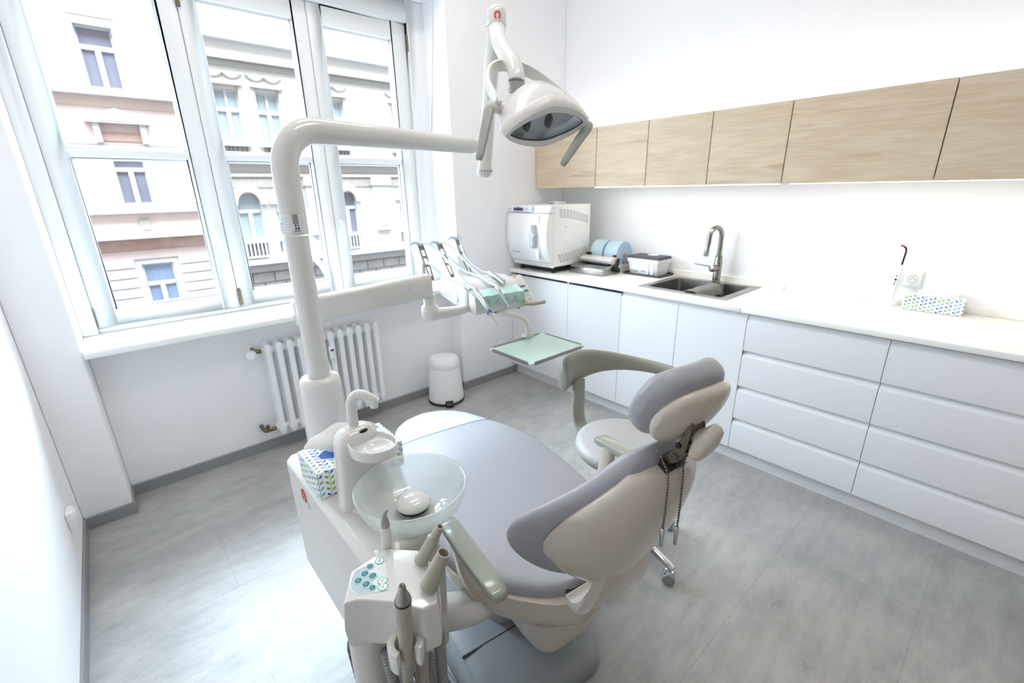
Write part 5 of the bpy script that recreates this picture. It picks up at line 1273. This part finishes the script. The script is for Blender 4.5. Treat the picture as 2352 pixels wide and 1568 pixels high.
part('frieze', [(-1.2, 2.95, .14, .44)], 'fac_rose', bA, -.10); part('frieze_band', [(-1.2, 2.95, -.10, .13)], 'fac_pink', bA, -.05)
pd = MB().prism([(.66, 3.20), (1.92, 3.20), (1.92, 3.26), (1.29, 3.53), (.66, 3.26)], (1, 0, 0), (0, 0, 1), (0, 0, 0), (0, 1, 0)); pd.v = [V((fx(p.x), FYw - .32 + .32 * p.y, fz(p.z))) for p in pd.v]
obj('pediment', pd, 'fac_white', bA, smooth=False)
tpn = MB().prism([(.92, 3.235), (1.66, 3.235), (1.29, 3.40)], (1, 0, 0), (0, 0, 1), (0, 0, 0), (0, 1, 0)); tpn.v = [V((fx(p.x), FYw - .335 + .02 * p.y, fz(p.z))) for p in tpn.v]
obj('tympanum', tpn, 'fac_rose', bA, smooth=False)
part('panel', [(.921, 1.699, 2.80, 2.98)], 'fac_rose', bA, -.06); part('console', [(.80, .92, 2.76, 3.199), (1.70, 1.82, 2.76, 3.199)], 'fac_white', bA, -.22)
part('window_surround', [(.82, .94, 3.901, 5.28), (1.63, 1.75, 3.901, 5.28), (.82, 1.75, 5.281, 5.42)], 'fac_white', bA, -.10); part('window_surround', [(.85, .97, 1.191, 2.58), (1.63, 1.75, 1.191, 2.58), (.85, 1.75, 2.581, 2.70)], 'fac_white', bA, -.10)
part('panel', [(.85, 1.72, 5.48, 5.78)], 'fac_pink', bA, -.06)
part('rustication', [(-1.2, .86, -1.6 + .26 * k, -1.39 + .26 * k) for k in range(6)] + [(1.84, 2.95, -1.6 + .26 * k, -1.39 + .26 * k) for k in range(6)], 'fac_white', bA, -.07)
part('rosette', [(1.20, 1.42, .66, .92)], 'fac_orn', bA, -.10)
bB = thing('town_house', 'white ornate town house across the street with arched windows and balustrades', 'building', (fx(6.3), FYw, -5))
hB = []
COLX = [(3.50, 4.12), (4.54, 5.18), (6.50, 7.11), (8.78, 9.40)]
for x0, x1 in COLX: hB += [(x0, x1, 5.68, 7.0), (x0, x1, 2.92, 4.25), (x0 + .03, x1 + .08, .14, 1.54)]
obj('wall', wall_holes(2.96, 11.0, -2.8, 8.2, hB), 'fac_white', bB, smooth=False)
for i, h in enumerate(hB):
    house_window(bB, *h, 'win_curtain' if i < 6 else ('win_dark' if i in (8,) else 'win_curtain'), tz=h[2] + (h[3] - h[2]) * (.62 if i % 3 else .66), split_top=(i % 3 == 1))
for x0, x1 in COLX:
    m_ = (x0 + x1) / 2 + .055; r = (x1 - x0) / 2 + .02
    n = 14; a_ = MB(); rg = []
    for k in range(n + 1):
        u = pi * k / n; rg.append([V((fx(m_ + q * cos(u)), FYw + y, fz(1.20 + q * 1.15 * sin(u)))) for q, y in ((r - .02, .18), (r + .16, .18), (r + .16, -.18), (r - .02, -.18))])
    a_.loft(rg); obj('arch_surround', a_, 'fac_cream', bB, sharp=50)
    # spandrels that round the head of the opening
    sp_ = MB()
    for s_ in (-1, 1):
        pts_ = [(m_ + s_ * (r + .06), 1.62), (m_ + s_ * (r + .06), 1.20)] + [(m_ + s_ * r * cos(u), 1.20 + r * 1.15 * sin(u)) for u in [pi / 2 * k / 8 for k in range(9)]] + [(m_, 1.62)]
        sp_.loft([[V((fx(a2), FYw + y, fz(b2))) for a2, b2 in pts_] for y in (-.02, .15)])
    obj('arch_spandrel', sp_, 'fac_orn', bB, smooth=False)
    bl = [(x0 - .05, x1 + .08, .08, .14), (x0 - .05, x1 + .08, -.36, -.30)] + [(x0 + .03 + .105 * k, x0 + .078 + .105 * k, -.30, .08) for k in range(6)]
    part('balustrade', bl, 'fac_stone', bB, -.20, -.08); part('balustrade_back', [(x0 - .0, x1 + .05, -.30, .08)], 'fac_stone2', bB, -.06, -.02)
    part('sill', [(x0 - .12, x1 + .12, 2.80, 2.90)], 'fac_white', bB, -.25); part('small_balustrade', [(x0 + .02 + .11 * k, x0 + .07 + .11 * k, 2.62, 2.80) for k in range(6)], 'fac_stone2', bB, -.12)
    part('window_head', [(x0 - .12, x1 + .12, 4.36, 4.46)], 'fac_cream', bB, -.22); part('window_surround', [(x0 - .12, x0, 2.90, 4.36), (x1, x1 + .12, 2.90, 4.36)], 'fac_cream', bB, -.10)
    sg = MB()
    for k in range(2):
        xa = x0 - .12 + .45 * k
        for q in range(9): sg.sphere((fx(xa + .05 * q), FYw - .06, fz(4.66 - .10 * sin(pi * q / 8))), .085, 5, (1, .6, .8))
    obj('garland', sg, 'fac_orn', bB)
part('cornice', [(2.96, 11.0, 4.98, 5.10), (2.96, 11.0, 5.45, 5.52)], 'fac_white', bB, -.30); part('frieze', [(2.96, 11.0, 4.82, 4.95)], 'fac_stone', bB, -.05)
part('cornice', [(2.96, 11.0, 2.42, 2.56)], 'fac_white', bB, -.40); part('frieze', [(2.96, 11.0, 2.12, 2.34)], 'fac_stone', bB, -.06); part('egg_band', [(2.96, 11.0, 1.98, 2.06)], 'fac_cream', bB, -.12)
part('ornament_band', [(2.96, 11.0, 1.68, 1.94)], 'fac_orn', bB, -.05)
part('pilaster', [(5.55, 6.05, .2, 1.98), (7.80, 8.40, .2, 1.98)], 'fac_white', bB, -.18); part('capital', [(5.50, 6.10, 1.72, 1.98), (7.74, 8.46, 1.72, 1.98)], 'fac_cream', bB, -.26); part('relief_panel', [(7.98, 8.24, .35, 1.15), (5.70, 5.94, .35, 1.15)], 'fac_stone', bB, -.21, -.17)
part('plinth_course', [(2.96, 11.0, -.55, -.42)], 'fac_white', bB, -.38); part('stone_course', [(2.96, 11.0, -.80, -.55)], 'fac_stone', bB, -.10)
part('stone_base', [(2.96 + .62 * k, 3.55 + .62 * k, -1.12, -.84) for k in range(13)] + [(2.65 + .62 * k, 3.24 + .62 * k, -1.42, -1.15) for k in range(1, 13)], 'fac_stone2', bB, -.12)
ob = MB()
for b_ in ((-60, .02, -5, 28), (2.42, 65, -5, 28), (.02, 2.42, -5, .76), (.02, 2.42, 2.72, 28)): ob.box(b_[0], b_[1], .505, .75, b_[2], b_[3])
struct('wall_sky_blocker', ob, 'fac_blocker', smooth=False, label='unseen street front, added tall and wide to shade the houses opposite')  # added out of view to keep sky light off the houses opposite
struct('street_ground', MB().box(-14, 30, .8, 26, -5.2, -5), 'asphalt', smooth=False, label='grey street below the window')
t = thing('street_lamp', 'white curved street lamp outside the middle casement', 'street lamp', (3.42, 6.0, -5))
obj('lamp_post', MB().tube(smooth_path([(2.98, 6, .40), (3.12, 6, .395), (3.25, 6, .31), (3.36, 6, .13), (3.42, 6, -.10), (3.43, 6, -.5), (3.43, 6, -5)], 8), .05, 12), 'white', t, sharp=180)
obj('lamp_head', MB().loft([sring((x_, 6, z_), (0, 1, 0), (0, 0, 1), a_, b_, 2.5, 16) for x_, z_, a_, b_ in ((2.64, .47, .05, .03), (2.72, .46, .12, .06), (2.90, .43, .13, .075), (3.02, .40, .06, .05))]), 'pouchside', t, sharp=60)

# ================================================================ LAMPS, SKY, CAMERA
for i, (x, y, lb) in enumerate(((1.45, -.95, 'flush ceiling lamp nearer the window'), (1.35, -2.1, 'flush ceiling lamp farther from the window'))):
    t = thing('ceiling_lamp', lb, 'lamp', (x, y, ZC - .03))
    obj('lamp_housing', MB().box(x - .62, x + .62, y - .16, y + .16, ZC - .03, ZC - .0005), 'silver', t, bevel=.003)
    obj('diffuser', MB().box(x - .60, x + .60, y - .14, y + .14, ZC - .034, ZC - .030), 'panelglow', t)

wd = bpy.data.worlds.new('overcast_sky'); SC.world = wd; wd.use_nodes = True
nt = wd.node_tree; bg = nt.nodes['Background']
tc = nt.nodes.new('ShaderNodeTexCoord'); sep = nt.nodes.new('ShaderNodeSeparateXYZ'); rp = nt.nodes.new('ShaderNodeValToRGB')
nt.links.new(tc.outputs['Generated'], sep.inputs[0]); nt.links.new(sep.outputs[2], rp.inputs[0]); nt.links.new(rp.outputs[0], bg.inputs['Color'])
el = rp.color_ramp.elements
el[0].position = 0; el[0].color = (.10, .10, .10, 1); el[1].position = 1; el[1].color = (.70, .86, 1, 1)
q_ = el.new(.02); q_.color = (.26, .31, .35, 1)
bg.inputs['Strength'].default_value = 44.0
pl = bpy.data.lights.new('window_portal', 'AREA'); pl.shape = 'RECTANGLE'; pl.size = 2.0; pl.size_y = 1.75; pl.cycles.is_portal = True
po = bpy.data.objects.new('window_portal', pl); COL.objects.link(po); po.location = (1.2, .52, 1.72); po.rotation_euler = (radians(-90), 0, 0)

cam = bpy.data.cameras.new('camera'); co_ = bpy.data.objects.new('camera', cam); COL.objects.link(co_); SC.camera = co_
Rv, Uv, Fv = V((.74732768, -.66423686, -.01705081)), V((.22343136, .22704831, .9479069)), V((.62576335, .71220675, -.31809083))
mt_ = Matrix((Rv, Uv, -Fv)).transposed().to_4x4(); mt_.translation = V((.361, -2.7266, 1.4976)); co_.matrix_world = mt_
cam.sensor_width = 36; cam.lens = 1041.16 / 2352 * 36; cam.clip_start = .02; cam.clip_end = 300
cam.dof.use_dof = True; cam.dof.focus_distance = 1.12; cam.dof.aperture_fstop = 4.0
SC.view_settings.view_transform = 'Standard'; SC.view_settings.look = 'None'; SC.view_settings.gamma = 1; SC.view_settings.use_curve_mapping = False
SC.view_settings.exposure = 0.0
cy = SC.cycles; cy.max_bounces = 12; cy.diffuse_bounces = 9; cy.glossy_bounces = 5; cy.transparent_max_bounces = 16; cy.transmission_bounces = 8
cy.use_denoising = True; cy.sample_clamp_indirect = 6; cy.caustics_reflective = False; cy.caustics_refractive = False
